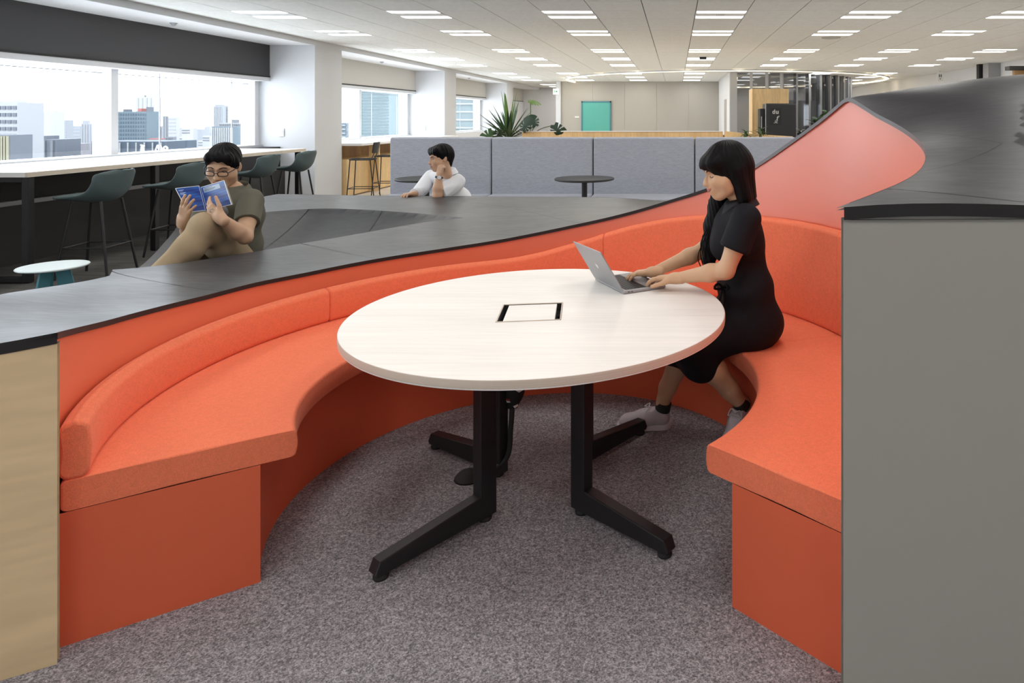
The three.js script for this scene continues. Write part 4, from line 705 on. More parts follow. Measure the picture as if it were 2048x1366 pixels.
  const oo = S(331, 297); mesh('letter', new THREE.TorusGeometry(0.75, 0.4, 8, 24).translate(oo.x, oo.y, oo.z), wm, fr);
  mesh('parapet', box(S(275, 0).x, S(345, 0).x, -60, S(0, 312).y, oo.z - 8, oo.z), P.pale, fr);
}
// ------------------------------------------------------------ people: distance fields joined smoothly, meshed by surface nets
const smin = (a, b, k) => { if (k <= 0) return min(a, b); const h = max(k - abs(a - b), 0) / k; return min(a, b) - h * h * k * 0.25; };
class Field {
  constructor() { this.p = []; this.c = []; this.lo = V(1e9, 1e9, 1e9); this.hi = V(-1e9, -1e9, -1e9); this.bump = null; }
  grow(q, r) { this.lo.min(q.clone().addScalar(-r)); this.hi.max(q.clone().addScalar(r)); }
  cap(a, b, ra, rb = ra, k = 0.03) {
    const dx = b.x - a.x, dy = b.y - a.y, dz = b.z - a.z, l = dx * dx + dy * dy + dz * dz || 1e-9;
    this.grow(a, ra); this.grow(b, rb);
    this.p.push([(x, y, z) => { const px = x - a.x, py = y - a.y, pz = z - a.z, t = clamp((px * dx + py * dy + pz * dz) / l), ex = px - dx * t, ey = py - dy * t, ez = pz - dz * t; return sqrt(ex * ex + ey * ey + ez * ez) - (ra + (rb - ra) * t); }, k]);
    return this;
  }
  chain(list, k = 0.03) { for (let i = 0; i + 1 < list.length; i++) this.cap(list[i][0], list[i + 1][0], list[i][1], list[i + 1][1], k); return this; }
  ell(c, r, k = 0.03, m) {                                    // ellipsoid; m: optional axes [X, Y, Z]
    const mx = max(r.x, r.y, r.z); this.grow(c, mx);
    this.p.push([(x, y, z) => { let px = x - c.x, py = y - c.y, pz = z - c.z; if (m) { const a = px * m[0].x + py * m[0].y + pz * m[0].z, b = px * m[1].x + py * m[1].y + pz * m[1].z, e = px * m[2].x + py * m[2].y + pz * m[2].z; px = a; py = b; pz = e; } const u = px / r.x, v = py / r.y, w = pz / r.z, k0 = sqrt(u * u + v * v + w * w), a = px / (r.x * r.x), b = py / (r.y * r.y), e = pz / (r.z * r.z), k1 = sqrt(a * a + b * b + e * e); return k1 < 1e-9 ? -min(r.x, r.y, r.z) : k0 * (k0 - 1) / k1; }, k]);
    return this;
  }
  cut(p, n) { const d = n.x * p.x + n.y * p.y + n.z * p.z; this.c.push((x, y, z) => n.x * x + n.y * y + n.z * z - d); return this; }   // keeps the side that n points away from
  carve(f, k = 0) { this.c.push((x, y, z) => -f.at(x, y, z)); return this; }
  at(x, y, z) { let d = 1e3; for (const [f, k] of this.p) d = smin(d, f(x, y, z), k); if (this.bump) d += this.bump(x, y, z); for (const c of this.c) d = max(d, c(x, y, z)); return d; }
  mesh(h) {
    const pad = h * 2.5, lo = this.lo.clone().addScalar(-pad), hi = this.hi.clone().addScalar(pad), nx = Math.ceil((hi.x - lo.x) / h) + 1, ny = Math.ceil((hi.y - lo.y) / h) + 1, nz = Math.ceil((hi.z - lo.z) / h) + 1;
    const val = new Float32Array(nx * ny * nz), id = (i, j, k) => (k * ny + j) * nx + i, S = 4;
    // coarse pass first: blocks far from the surface keep one value
    for (let K = 0; K < nz; K += S) for (let J = 0; J < ny; J += S) for (let I = 0; I < nx; I += S) {
      const c = this.at(lo.x + (I + S / 2) * h, lo.y + (J + S / 2) * h, lo.z + (K + S / 2) * h), far = abs(c) > h * S * 1.6 + 0.012;
      for (let k = K; k < min(K + S, nz); k++) for (let j = J; j < min(J + S, ny); j++) for (let i = I; i < min(I + S, nx); i++) val[id(i, j, k)] = far ? c : this.at(lo.x + i * h, lo.y + j * h, lo.z + k * h);
    }
    const vid = new Int32Array(nx * ny * nz).fill(-1), pos = [], idx = [];
    const E = [[0, 1], [0, 2], [0, 4], [1, 3], [1, 5], [2, 3], [2, 6], [3, 7], [4, 5], [4, 6], [5, 7], [6, 7]];
    const cv = new Float32Array(8);
    for (let k = 0; k + 1 < nz; k++) for (let j = 0; j + 1 < ny; j++) for (let i = 0; i + 1 < nx; i++) {
      let m = 0; for (let q = 0; q < 8; q++) { cv[q] = val[id(i + (q & 1), j + (q >> 1 & 1), k + (q >> 2))]; if (cv[q] < 0) m |= 1 << q; }
      if (m === 0 || m === 255) continue;
      let x = 0, y = 0, z = 0, n = 0;
      for (const [a, b] of E) if ((cv[a] < 0) !== (cv[b] < 0)) { const t = cv[a] / (cv[a] - cv[b]); x += lerp(a & 1, b & 1, t); y += lerp(a >> 1 & 1, b >> 1 & 1, t); z += lerp(a >> 2, b >> 2, t); n++; }
      vid[id(i, j, k)] = pos.length / 3; pos.push(lo.x + (i + x / n) * h, lo.y + (j + y / n) * h, lo.z + (k + z / n) * h);
    }
    const quad = (a, b, c, d, flip) => { if (a < 0 || b < 0 || c < 0 || d < 0) return; if (flip) idx.push(a, c, b, a, d, c); else idx.push(a, b, c, a, c, d); };
    for (let k = 1; k + 1 < nz; k++) for (let j = 1; j + 1 < ny; j++) for (let i = 1; i + 1 < nx; i++) {
      const a = val[id(i, j, k)] < 0;
      if (a !== val[id(i + 1, j, k)] < 0) quad(vid[id(i, j - 1, k - 1)], vid[id(i, j, k - 1)], vid[id(i, j, k)], vid[id(i, j - 1, k)], !a);
      if (a !== val[id(i, j + 1, k)] < 0) quad(vid[id(i - 1, j, k - 1)], vid[id(i - 1, j, k)], vid[id(i, j, k)], vid[id(i, j, k - 1)], !a);
      if (a !== val[id(i, j, k + 1)] < 0) quad(vid[id(i - 1, j - 1, k)], vid[id(i, j - 1, k)], vid[id(i, j, k)], vid[id(i - 1, j, k)], !a);
    }
    const nor = new Float32Array(pos.length), e = h * 0.5;
    for (let i = 0; i < pos.length; i += 3) { const x = pos[i], y = pos[i + 1], z = pos[i + 2]; let gx = this.at(x + e, y, z) - this.at(x - e, y, z), gy = this.at(x, y + e, z) - this.at(x, y - e, z), gz = this.at(x, y, z + e) - this.at(x, y, z - e); const l = hypot(gx, gy, gz) || 1; nor[i] = gx / l; nor[i + 1] = gy / l; nor[i + 2] = gz / l; }
    const g = new THREE.BufferGeometry();
    g.setAttribute('position', new THREE.Float32BufferAttribute(pos, 3)); g.setAttribute('normal', new THREE.BufferAttribute(nor, 3)); g.setAttribute('uv', new THREE.Float32BufferAttribute(new Float32Array(pos.length / 3 * 2), 2)); g.setIndex(idx);
    return g;
  }
}
const atY = (px, y, d) => V((px - PPX) / FOCAL * d, y, -d);
function faceBasis(f, roll = 0) { const z = f.clone().normalize(), x = V(0, 1, 0).cross(z).normalize(), y = z.clone().cross(x); const m = new THREE.Matrix4().makeBasis(x, y, z); if (roll) m.multiply(new THREE.Matrix4().makeRotationZ(roll)); return m; }
// head in its own axes: z to the front, y up, origin between the ears at eye height
function headField(o = {}) {
  const w = o.width ?? 1, f = new Field();
  f.ell(V(0, 0.034, -0.016), V(0.076 * w, 0.084, 0.096), 0.03);
  f.ell(V(0, -0.032, 0.026), V(0.062 * w, 0.076, 0.066), 0.03);
  f.cap(V(0, -0.092, 0.062), V(0, -0.088, 0.055), 0.02, 0.022, 0.03);
  for (const s of [-1, 1]) {
    f.cap(V(s * 0.036 * w, -0.028, 0.06), V(s * 0.048 * w, -0.04, 0.035), 0.026, 0.03, 0.03);
    f.cap(V(s * 0.046 * w, -0.075, 0.02), V(s * 0.02, -0.095, 0.052), 0.024, 0.02, 0.025);
    f.cap(V(s * 0.012, 0.023, 0.084), V(s * 0.045 * w, 0.02, 0.066), 0.011, 0.012, 0.016);
    f.cap(V(s * 0.011, -0.038, 0.094), V(s * 0.009, -0.036, 0.098), 0.0075, 0.0075, 0.008);
    f.ell(V(s * 0.078 * w, -0.008, -0.008), V(0.009, 0.031, 0.019), 0.006, [V(1, 0, s * 0.35).normalize(), V(0, 1, 0), V(-s * 0.35, 0, 1).normalize()]);
  }
  f.cap(V(0, 0.012, 0.088), V(0, -0.034, 0.105), 0.0085, 0.0125, 0.014);
  f.cap(V(-0.014, -0.064, 0.08), V(0.014, -0.064, 0.08), 0.017, 0.017, 0.02);
  f.cap(V(0, -0.055, -0.03), V(0, -0.15, -0.045), 0.05, 0.048, 0.03);
  const soc = [[-0.031 * w, 0.001, 0.096], [0.031 * w, 0.001, 0.096]];
  const plain = f.at.bind(f);
  f.at = (x, y, z) => { let d = plain(x, y, z); for (const [a, b, c] of soc) { const e = 0.0155 - sqrt((x - a) ** 2 * 0.55 + (y - b) ** 2 * 1.3 + (z - c) ** 2); d = -smin(-d, -e, 0.016); } return d; };
  f.front = (x, y) => { let z = 0.13; for (let i = 0; i < 200 && f.at(x, y, z) > 0.0003; i++) z -= max(0.0004, f.at(x, y, z) * 0.6); return z; };
  return f;
}
const skinCol = (r, g, b) => phys({ color: col(r, g, b), roughness: 0.5, sheen: 0.2, sheenColor: col(1, 0.7, 0.6), sheenRoughness: 0.5 });
const lipM = std({ color: col(0.40, 0.13, 0.10), roughness: 0.45 }), hairM = phys({ color: col(0.0045, 0.0042, 0.005), roughness: 0.5, specularIntensity: 0.22 }), eyeW = std({ color: col(0.7, 0.68, 0.66), roughness: 0.25 }), darkM = std({ color: col(0.01, 0.008, 0.007), roughness: 0.4 });
// brows, lids, eyes and lips as children laid on the face
function faceParts(parent, f, m, o) {
  const w = o.width ?? 1, P = (x, y, lift = 0) => V(x, y, f.front(x, y) + lift).applyMatrix4(m);
  const line = (pts, r, lift) => tubeOf(pts.map(([x, y]) => P(x, y, lift)), r, 14, 6);
  for (const s of [-1, 1]) {
    mesh('eyebrow', line([[s * 0.014, 0.019 + (o.brow ?? 0)], [s * 0.03 * w, 0.024 + (o.brow ?? 0)], [s * 0.048 * w, 0.019 + (o.brow ?? 0)]], 0.0026, 0.0005), hairM, parent);
    if (o.closed) { mesh('eyelid', line([[s * 0.016, -0.004], [s * 0.026 * w, -0.0075], [s * 0.038 * w, -0.007], [s * 0.05 * w, -0.0025]], 0.0019, 0.0008), darkM, parent); continue; }
    const eb = o.open ?? 0.0035;
    const c = P(s * 0.031 * w, 0.0, -0.0085), e = new THREE.SphereGeometry(0.0115, 18, 12).scale(1, eb / 0.006 * 0.55, 1).applyMatrix4(new THREE.Matrix4().extractRotation(m)).translate(c.x, c.y, c.z);
    mesh('eye', e, eyeW, parent);
    const i = P(s * 0.031 * w + (o.lookX ?? 0), -0.001 + (o.lookY ?? 0), 0.0002); mesh('iris', new THREE.SphereGeometry(0.0042, 12, 10).scale(1, 0.8, 0.6).applyMatrix4(new THREE.Matrix4().extractRotation(m)).translate(i.x, i.y, i.z), darkM, parent);
    mesh('eyelid', line([[s * 0.017, -0.001], [s * 0.026 * w, 0.0035], [s * 0.037 * w, 0.0035], [s * 0.047 * w, -0.0005]], 0.0015, 0.0012), darkM, parent);
  }
  const sm = o.smile ?? 0;
  mesh('upper_lip', line([[-0.023 - sm, -0.061 + sm * 0.9], [-0.009, -0.0585], [0, -0.0595], [0.009, -0.0585], [0.023 + sm, -0.061 + sm * 0.9]], 0.0036, -0.0005), lipM, parent);
  mesh('lower_lip', line([[-0.021 - sm, -0.063 + sm * 0.8], [0, -0.069], [0.021 + sm, -0.063 + sm * 0.8]], 0.0042, -0.0008), lipM, parent);
}
// a hand: palm, four fingers and a thumb; d: to the fingertips, n: out of the palm, s: to the thumb
function handField(w, d, n, thumbSide, o = {}) {
  const f = new Field(), k = o.size ?? 1; d = d.clone().normalize(); n = n.clone().addScaledVector(d, -n.dot(d)).normalize(); const s = d.clone().cross(n).multiplyScalar(thumbSide).normalize();
  const at3 = (a, b, c) => w.clone().addScaledVector(d, a * k).addScaledVector(s, b * k).addScaledVector(n, c * k);
  const off = [0.027, 0.009, -0.009, -0.026], kn = [0.083, 0.087, 0.083, 0.074], len = [0.07, 0.079, 0.073, 0.057], bend = o.bend ?? [[0.35, 0.4, 0.3], [0.35, 0.4, 0.3], [0.4, 0.4, 0.3], [0.4, 0.4, 0.3]], fan = o.fan ?? 0.05;
  for (let i = 0; i < 4; i++) { f.cap(at3(0, off[i] * 0.55, 0), at3(kn[i], off[i], 0), 0.0165 * k, 0.0125 * k, 0.012); }
  f.cap(at3(-0.03, 0.008, 0), at3(0.01, 0.008, 0), 0.022 * k, 0.021 * k, 0.02); f.cap(at3(-0.03, -0.01, 0), at3(0.01, -0.01, 0), 0.022 * k, 0.021 * k, 0.02);
  for (let i = 0; i < 4; i++) {
    let p = at3(kn[i], off[i], 0), a = 0; const fd = d.clone().addScaledVector(s, (1.5 - i) * fan).normalize(), part = [0.44, 0.31, 0.25], rad = [0.0098, 0.009, 0.0082, 0.0072].map((r) => r * k * (i === 3 ? 0.88 : 1));
    for (let j = 0; j < 3; j++) { a += bend[i][j]; const q = p.clone().addScaledVector(fd, cos(a) * len[i] * part[j] * k).addScaledVector(n, sin(a) * len[i] * part[j] * k); f.cap(p, q, rad[j], rad[j + 1], j ? 0.003 : 0.006); p = q; }
  }
  const th = o.thumb ?? [0.75, 0.75, 0.35], td = d.clone().multiplyScalar(th[0]).addScaledVector(s, th[1]).addScaledVector(n, th[2]).normalize(), t2 = td.clone().addScaledVector(d, 0.5).normalize();
  const b0 = at3(0.018, 0.022, 0.004), b1 = b0.clone().addScaledVector(td, 0.042 * k), b2 = b1.clone().addScaledVector(t2, 0.03 * k), b3 = b2.clone().addScaledVector(t2, 0.024 * k);
  f.cap(b0, b1, 0.016 * k, 0.0115 * k, 0.012); f.cap(b1, b2, 0.011 * k, 0.0098 * k, 0.004); f.cap(b2, b3, 0.0098 * k, 0.0078 * k, 0.003);
  return f;
}
const placed = (g, m) => g.applyMatrix4(m);
const folds = (amp, fx, fy, fz, seed = 0) => (x, y, z) => amp * (sin(fx * x + 2.1 * sin(fy * y * 0.37 + seed) + fz * z * 0.6) * 0.6 + sin(fy * y + 1.7 * sin(fx * x * 0.5 + seed * 2) + fz * z) * 0.4);
// a shirt collar: standing band folding down to two points
function collarGeo(c, fwd, r, h, drop, tiltUp, open = 0.5) {
  const f = fwd.clone().setY(0).normalize(), s = V(0, 1, 0).cross(f);
  return gridGeo(40, 6, (u, v) => {
    const a = lerp(open, 2 * PI - open, u), front = pow(abs(cos(a / 2)), 3), k = v, rr = r * (1 + 0.0 * k) + (k > 0.35 ? (k - 0.35) * 0.045 : 0), y = k < 0.35 ? lerp(0, h, k / 0.35) : h - (k - 0.35) / 0.65 * (drop + drop * 0.9 * pow(abs(cos(a / 2)), 6));
    return c.clone().addScaledVector(f, cos(a) * rr * 1.08).addScaledVector(s, sin(a) * rr).add(V(0, y - cos(a) * tiltUp, 0));
  });
}
// a low sneaker; local z to the toe, y up, origin under the heel-ball middle on the ground
function sneaker(parent, m, mats, L = 0.25) {
  const k = L / 0.25, T = (g) => g.scale(k, k, k).applyMatrix4(m), g0 = new THREE.Group(); g0.name = 'shoe'; parent.add(g0);
  const f = new Field(); f.cap(V(0, 0.05, -0.085), V(0, 0.045, 0), 0.036, 0.04, 0.03); f.cap(V(0, 0.045, 0), V(-0.004, 0.034, 0.078), 0.04, 0.036, 0.03); f.cap(V(0, 0.075, -0.085), V(0, 0.068, -0.03), 0.03, 0.031, 0.02); f.ell(V(-0.003, 0.034, 0.075), V(0.043, 0.026, 0.05), 0.02); f.cut(V(0, 0.022, 0), V(0, -1, 0)); f.cut(V(0, 0.096, -0.08), V(0, 1, 0.12).normalize());
  mesh('upper', T(f.mesh(0.0045)), mats[0], g0);
  const s = new THREE.Shape(), pts = [[-0.036, -0.1], [-0.039, -0.02], [-0.046, 0.06], [-0.036, 0.115], [-0.004, 0.132], [0.03, 0.115], [0.042, 0.06], [0.038, -0.02], [0.036, -0.1], [0, -0.125]];
  const cv = new THREE.CatmullRomCurve3(pts.map(([x, z]) => V(x, -z, 0)), true).getPoints(60); s.setFromPoints(cv.map((p) => new THREE.Vector2(p.x, p.y)));
  mesh('sole', T(metreUV(new THREE.ExtrudeGeometry(s, { depth: 0.018, bevelEnabled: true, bevelSize: 0.003, bevelThickness: 0.004, bevelSegments: 2 }).rotateX(-PI / 2).translate(0, 0.004, 0))), mats[1], g0);
  const lc = []; for (let i = 0; i < 5; i++) { const z = -0.012 + i * 0.017, y = 0.094 - i * 0.008; lc.push(tubeOf([V(-0.026, y - 0.012, z), V(0, y + 0.001, z + 0.004), V(0.026, y - 0.012, z)], 0.0032, 10, 6)); }
  lc.push(tubeOf([V(0, 0.1, -0.018), V(0.022, 0.108, -0.026), V(0.034, 0.092, -0.002), V(0.012, 0.098, -0.012)], 0.0026, 16, 6), tubeOf([V(0, 0.1, -0.018), V(-0.022, 0.108, -0.026), V(-0.034, 0.09, 0.0), V(-0.012, 0.098, -0.012)], 0.0026, 16, 6));
  mesh('laces', T(merge(lc)), mats[1], g0);
  mesh('tongue', T(rbox(-0.02, 0.02, 0.07, 0.118, -0.04, -0.03, 0.004).rotateX(-0.25)), mats[0], g0);
}
// ------------------------------------------------------------ the woman at the laptop
{
  const t = thing('person', 'woman with long black hair and black shirt dress typing on the laptop', 'person');
  const skin = skinCol(0.58, 0.36, 0.215), dress = phys({ color: col(0.0062, 0.0066, 0.0095), roughness: 0.8, specularIntensity: 0.5 });
  const f = V(-0.984, 0, 0.177), s = V(0.177, 0, 0.984), up = V(0, 1, 0), off = (p, a, b = 0, c = 0) => p.clone().addScaledVector(s, a).addScaledVector(f, b).addScaledVector(up, c);
  const chest = at(1472, 472, 3.12), waist = at(1484, 575, 3.13), hip = at(1496, 634, 3.17), neck = at(1476, 412, 3.1);
  const shN = at(1492, 438, 2.95), shF = at(1456, 432, 3.27), elN = at(1452, 541, 2.93), elF = at(1408, 500, 3.3), wrN = atY(1352, 0.782, 3.03), wrF = atY(1308, 0.778, 3.17);
  const knF = at(1368, 676, 3.22), knN = at(1388, 694, 3.02), anF = at(1325, 806, 3.28), anN = at(1482, 806, 3.12), hN = off(hip, 0.085), hF = off(hip, -0.085);
  // skin: arms, lower legs, hands, head
  const b = new Field();
  b.chain([[shN, 0.044], [shN.clone().lerp(elN, 0.5), 0.043], [elN, 0.036], [elN.clone().lerp(wrN, 0.3), 0.037], [wrN, 0.023]], 0.02);
  b.chain([[shF, 0.044], [shF.clone().lerp(elF, 0.5), 0.042], [elF, 0.036], [elF.clone().lerp(wrF, 0.3), 0.037], [wrF, 0.023]], 0.02);
  b.cap(shN, shF, 0.045, 0.045, 0.02); b.cap(neck, off(neck, 0, 0.01, -0.06), 0.05, 0.06, 0.03);
  const m1 = anF.clone().lerp(knF, 0.62).addScaledVector(f, -0.015), m2 = anN.clone().lerp(knN, 0.64).add(V(0.012, -0.012, 0.0));
  b.chain([[knF, 0.056], [m1, 0.054], [anF.clone().lerp(knF, 0.25), 0.04], [anF, 0.033]], 0.02);
  b.chain([[knN, 0.056], [m2, 0.056], [anN.clone().lerp(knN, 0.25), 0.042], [anN, 0.034]], 0.02);
  const hb = faceBasis(V(-0.95, -0.2, 0.26)), hm = hb.clone().setPosition(at(1451, 343, 3.06)).scale(V(0.97, 1.0, 0.97)), hf = headField({ width: 0.95 });
  const hN2 = handField(wrN, atY(1292, 0.768, 3.1).sub(wrN), V(0.05, -1, 0.1), 1, { size: 0.93, bend: [[0.2, 0.4, 0.35], [0.15, 0.4, 0.3], [0.2, 0.4, 0.35], [0.25, 0.4, 0.3]], fan: 0.1 }), hF2 = handField(wrF, atY(1256, 0.765, 3.19).sub(wrF), V(0.05, -1, 0.1), -1, { size: 0.93, bend: [[0.25, 0.4, 0.3], [0.2, 0.35, 0.3], [0.25, 0.4, 0.3], [0.3, 0.4, 0.3]], fan: 0.08 });
  mesh('body', merge([b.mesh(0.008), hf.mesh(0.0034).applyMatrix4(hm), hN2.mesh(0.003), hF2.mesh(0.003)]), skin, t);
  faceParts(t, hf, hm, { width: 0.95, closed: true, open: 0.0012, lookY: -0.004, smile: 0.006 });
  // dress
  const d = new Field();
  d.cap(off(shN, -0.015, 0, -0.005), off(shF, 0.015, 0, -0.005), 0.062, 0.062, 0.05); d.cap(off(chest, -0.07), off(chest, 0.07), 0.108, 0.108, 0.06);
  d.cap(off(chest, 0.065, 0.05, -0.03), off(chest, 0.06, 0.055, -0.035), 0.074, 0.074, 0.05); d.cap(off(chest, -0.065, 0.05, -0.03), off(chest, -0.06, 0.055, -0.035), 0.074, 0.074, 0.05);
  d.cap(off(waist, -0.05, -0.01), off(waist, 0.05, -0.01), 0.112, 0.112, 0.07); d.cap(off(chest, 0.03, -0.03, -0.06), off(waist, 0.03, -0.032, 0.03), 0.088, 0.088, 0.05); d.cap(hN, hF, 0.118, 0.118, 0.07); d.cap(off(hip, 0.05, -0.055, -0.015), off(hip, -0.05, -0.055, -0.015), 0.085, 0.085, 0.06);
  d.cap(hN, knN, 0.112, 0.084, 0.05); d.cap(hF, knF, 0.112, 0.082, 0.05); d.cap(off(neck, 0, 0.0, -0.015), off(neck, 0, 0.015, -0.08), 0.062, 0.085, 0.05);
  d.cap(knF, knF.clone().lerp(anF, 0.5).add(V(0.02, 0, 0.02)), 0.082, 0.09, 0.04); d.cap(knN, knN.clone().lerp(anN, 0.22).add(V(-0.02, -0.02, 0)), 0.084, 0.082, 0.04); d.cap(knN.clone().lerp(knF, 0.5), knN.clone().lerp(knF, 0.5).add(V(-0.0, -0.07, 0)), 0.08, 0.06, 0.05);
  d.bump = folds(0.0035, 34, 26, 41, 1);
  const hem = at(1390, 748, 3.1); d.cut(hem, V(-0.12, -1, 0).normalize());
  const dg = d.mesh(0.008);
  const slv = (sh, el, cut, r0, r1) => { const q = new Field(), ax = el.clone().sub(sh).normalize(), e = sh.clone().lerp(el, cut + 0.08); q.cap(sh, sh.clone().lerp(el, cut), r0, r1, 0.02); q.cap(sh.clone().lerp(el, cut), e, r1, r1 + 0.006, 0.02); q.cut(sh.clone().lerp(el, cut), ax); q.bump = folds(0.0025, 60, 40, 50, 3); return q.mesh(0.006); };
  const dr = mesh('dress', merge([dg, slv(shN, elN, 0.58, 0.068, 0.063), slv(shF, elF, 0.58, 0.066, 0.06)]), dress, t);
  const cuff = (sh, el, k, r) => { const ax = el.clone().sub(sh).normalize(); return new THREE.TorusGeometry(r, 0.007, 10, 40).scale(1, 1, 1.8).applyQuaternion(new THREE.Quaternion().setFromUnitVectors(V(0, 0, 1), ax)).translate(...sh.clone().lerp(el, k).toArray()); };
  mesh('sleeve_cuff', [cuff(shN, elN, 0.55, 0.058)], dress, t); mesh('sleeve_cuff', [cuff(shF, elF, 0.55, 0.055)], dress, t);
  const cm = phys({ color: col(0.0085, 0.009, 0.012), roughness: 0.7, side: THREE.DoubleSide });
  mesh('collar', collarGeo(off(neck, 0, 0.005, 0.008), f, 0.066, 0.036, 0.05, 0.018, 0.5), cm, t);
  const bw = off(waist, 0.06, 0.105, 0.02);
  mesh('belt', gridGeo(48, 2, (u, v) => { const a = u * 2 * PI, r = 0.112; return off(waist, sin(a) * (r + 0.045), cos(a) * r - 0.01, lerp(0.0, 0.026, v)); }, true), dress, t);
  mesh('bow', [tubeOf([bw, bw.clone().add(V(-0.025, 0.02, 0.02)), bw.clone().add(V(-0.04, 0.005, 0.03)), bw.clone().add(V(-0.012, -0.004, 0.015)), bw], 0.006, 20, 8), tubeOf([bw, bw.clone().add(V(0.012, 0.018, 0.03)), bw.clone().add(V(0.022, 0.0, 0.035)), bw], 0.006, 16, 8), tubeOf([bw, bw.clone().add(V(-0.015, -0.05, 0.012)), bw.clone().add(V(-0.03, -0.11, 0.0))], 0.005, 14, 8), tubeOf([bw, bw.clone().add(V(0.005, -0.05, 0.02)), bw.clone().add(V(-0.005, -0.13, 0.012))], 0.005, 14, 8)], dress, t);
  // hair: cap with a straight fringe, curtains, a long lock over the chest
  const h = new Field();
  h.ell(V(0, 0.037, -0.018), V(0.09, 0.103, 0.115), 0.02); h.cap(V(0, 0.0, -0.07), V(0, -0.13, -0.07), 0.068, 0.055, 0.04); for (const q of [-1, 1]) h.cap(V(q * 0.062, 0.0, -0.03), V(q * 0.058, -0.125, -0.045), 0.034, 0.034, 0.03);
  h.cap(V(-0.05, 0.055, 0.07), V(0.05, 0.055, 0.07), 0.03, 0.03, 0.03); h.cap(V(0, 0.05, 0.085), V(0, 0.047, 0.088), 0.026, 0.026, 0.03);
  const face = new Field(); face.ell(V(0, -0.066, 0.096), V(0.072, 0.102, 0.098), 0.01); face.ell(V(0, -0.1, 0.06), V(0.1, 0.07, 0.075), 0.04); h.carve(face); h.cut(V(0, -0.145, 0), V(0, -1, 0));
  h.bump = (x, y, z) => 0.0006 * sin(24 * atan2(x, z + 0.03) + 8 * y);
  const lock = new Field(), L = [at(1442, 372, 3.16), at(1436, 410, 3.17), at(1428, 450, 3.15), at(1420, 490, 3.14), at(1418, 520, 3.13), at(1424, 546, 3.13)];
  lock.chain([[L[0], 0.036], [L[1], 0.04], [L[2], 0.042], [L[3], 0.038], [L[4], 0.026], [L[5], 0.006]], 0.03); lock.bump = (x, y, z) => 0.0013 * sin(330 * (x + 0.35 * y) + 150 * z) + 0.0008 * sin(700 * x - 90 * y);
  mesh('hair', merge([h.mesh(0.004).applyMatrix4(hm), lock.mesh(0.005)]), hairM, t);
  for (const [a, e] of [[1408, 1396], [1404, 1402], [1414, 1410]]) mesh('hair_strand', tubeOf([at(1425, 440, 3.12), at(a, 480, 3.1), at(e, 515, 3.1), at(e + 8, 540, 3.1)], 0.0025, 20, 6), hairM, t);
  // shoes and socks
  const shoe = [std({ color: col(0.50, 0.48, 0.52), roughness: 0.6 }), std({ color: col(0.62, 0.61, 0.64), roughness: 0.55 })];
  const sockOf = (a, c) => rod(a, a.clone().lerp(c, 0.1), 0.037, 0.035, 20);
  mesh('sock', [sockOf(anF.clone().add(V(0.0, -0.03, 0)), knF)], M.blackMatte, t); mesh('sock', [sockOf(anN.clone().add(V(0.012, -0.022, 0)), knN)], M.blackMatte, t);
  sneaker(t, new THREE.Matrix4().makeBasis(V(0.1, 0, 0.995), V(0, 1, 0), V(-0.995, 0, 0.1)).setPosition(atY(1290, 0.0, 3.29)), shoe);
  const toe = V(-0.42, -0.62, 0.66).normalize(), sd = V(0, 1, 0).cross(toe).normalize(), upv = toe.clone().cross(sd);
  sneaker(t, new THREE.Matrix4().makeBasis(sd, upv, toe).setPosition(anN.clone().addScaledVector(upv, -0.085).addScaledVector(toe, 0.075)), shoe);
}
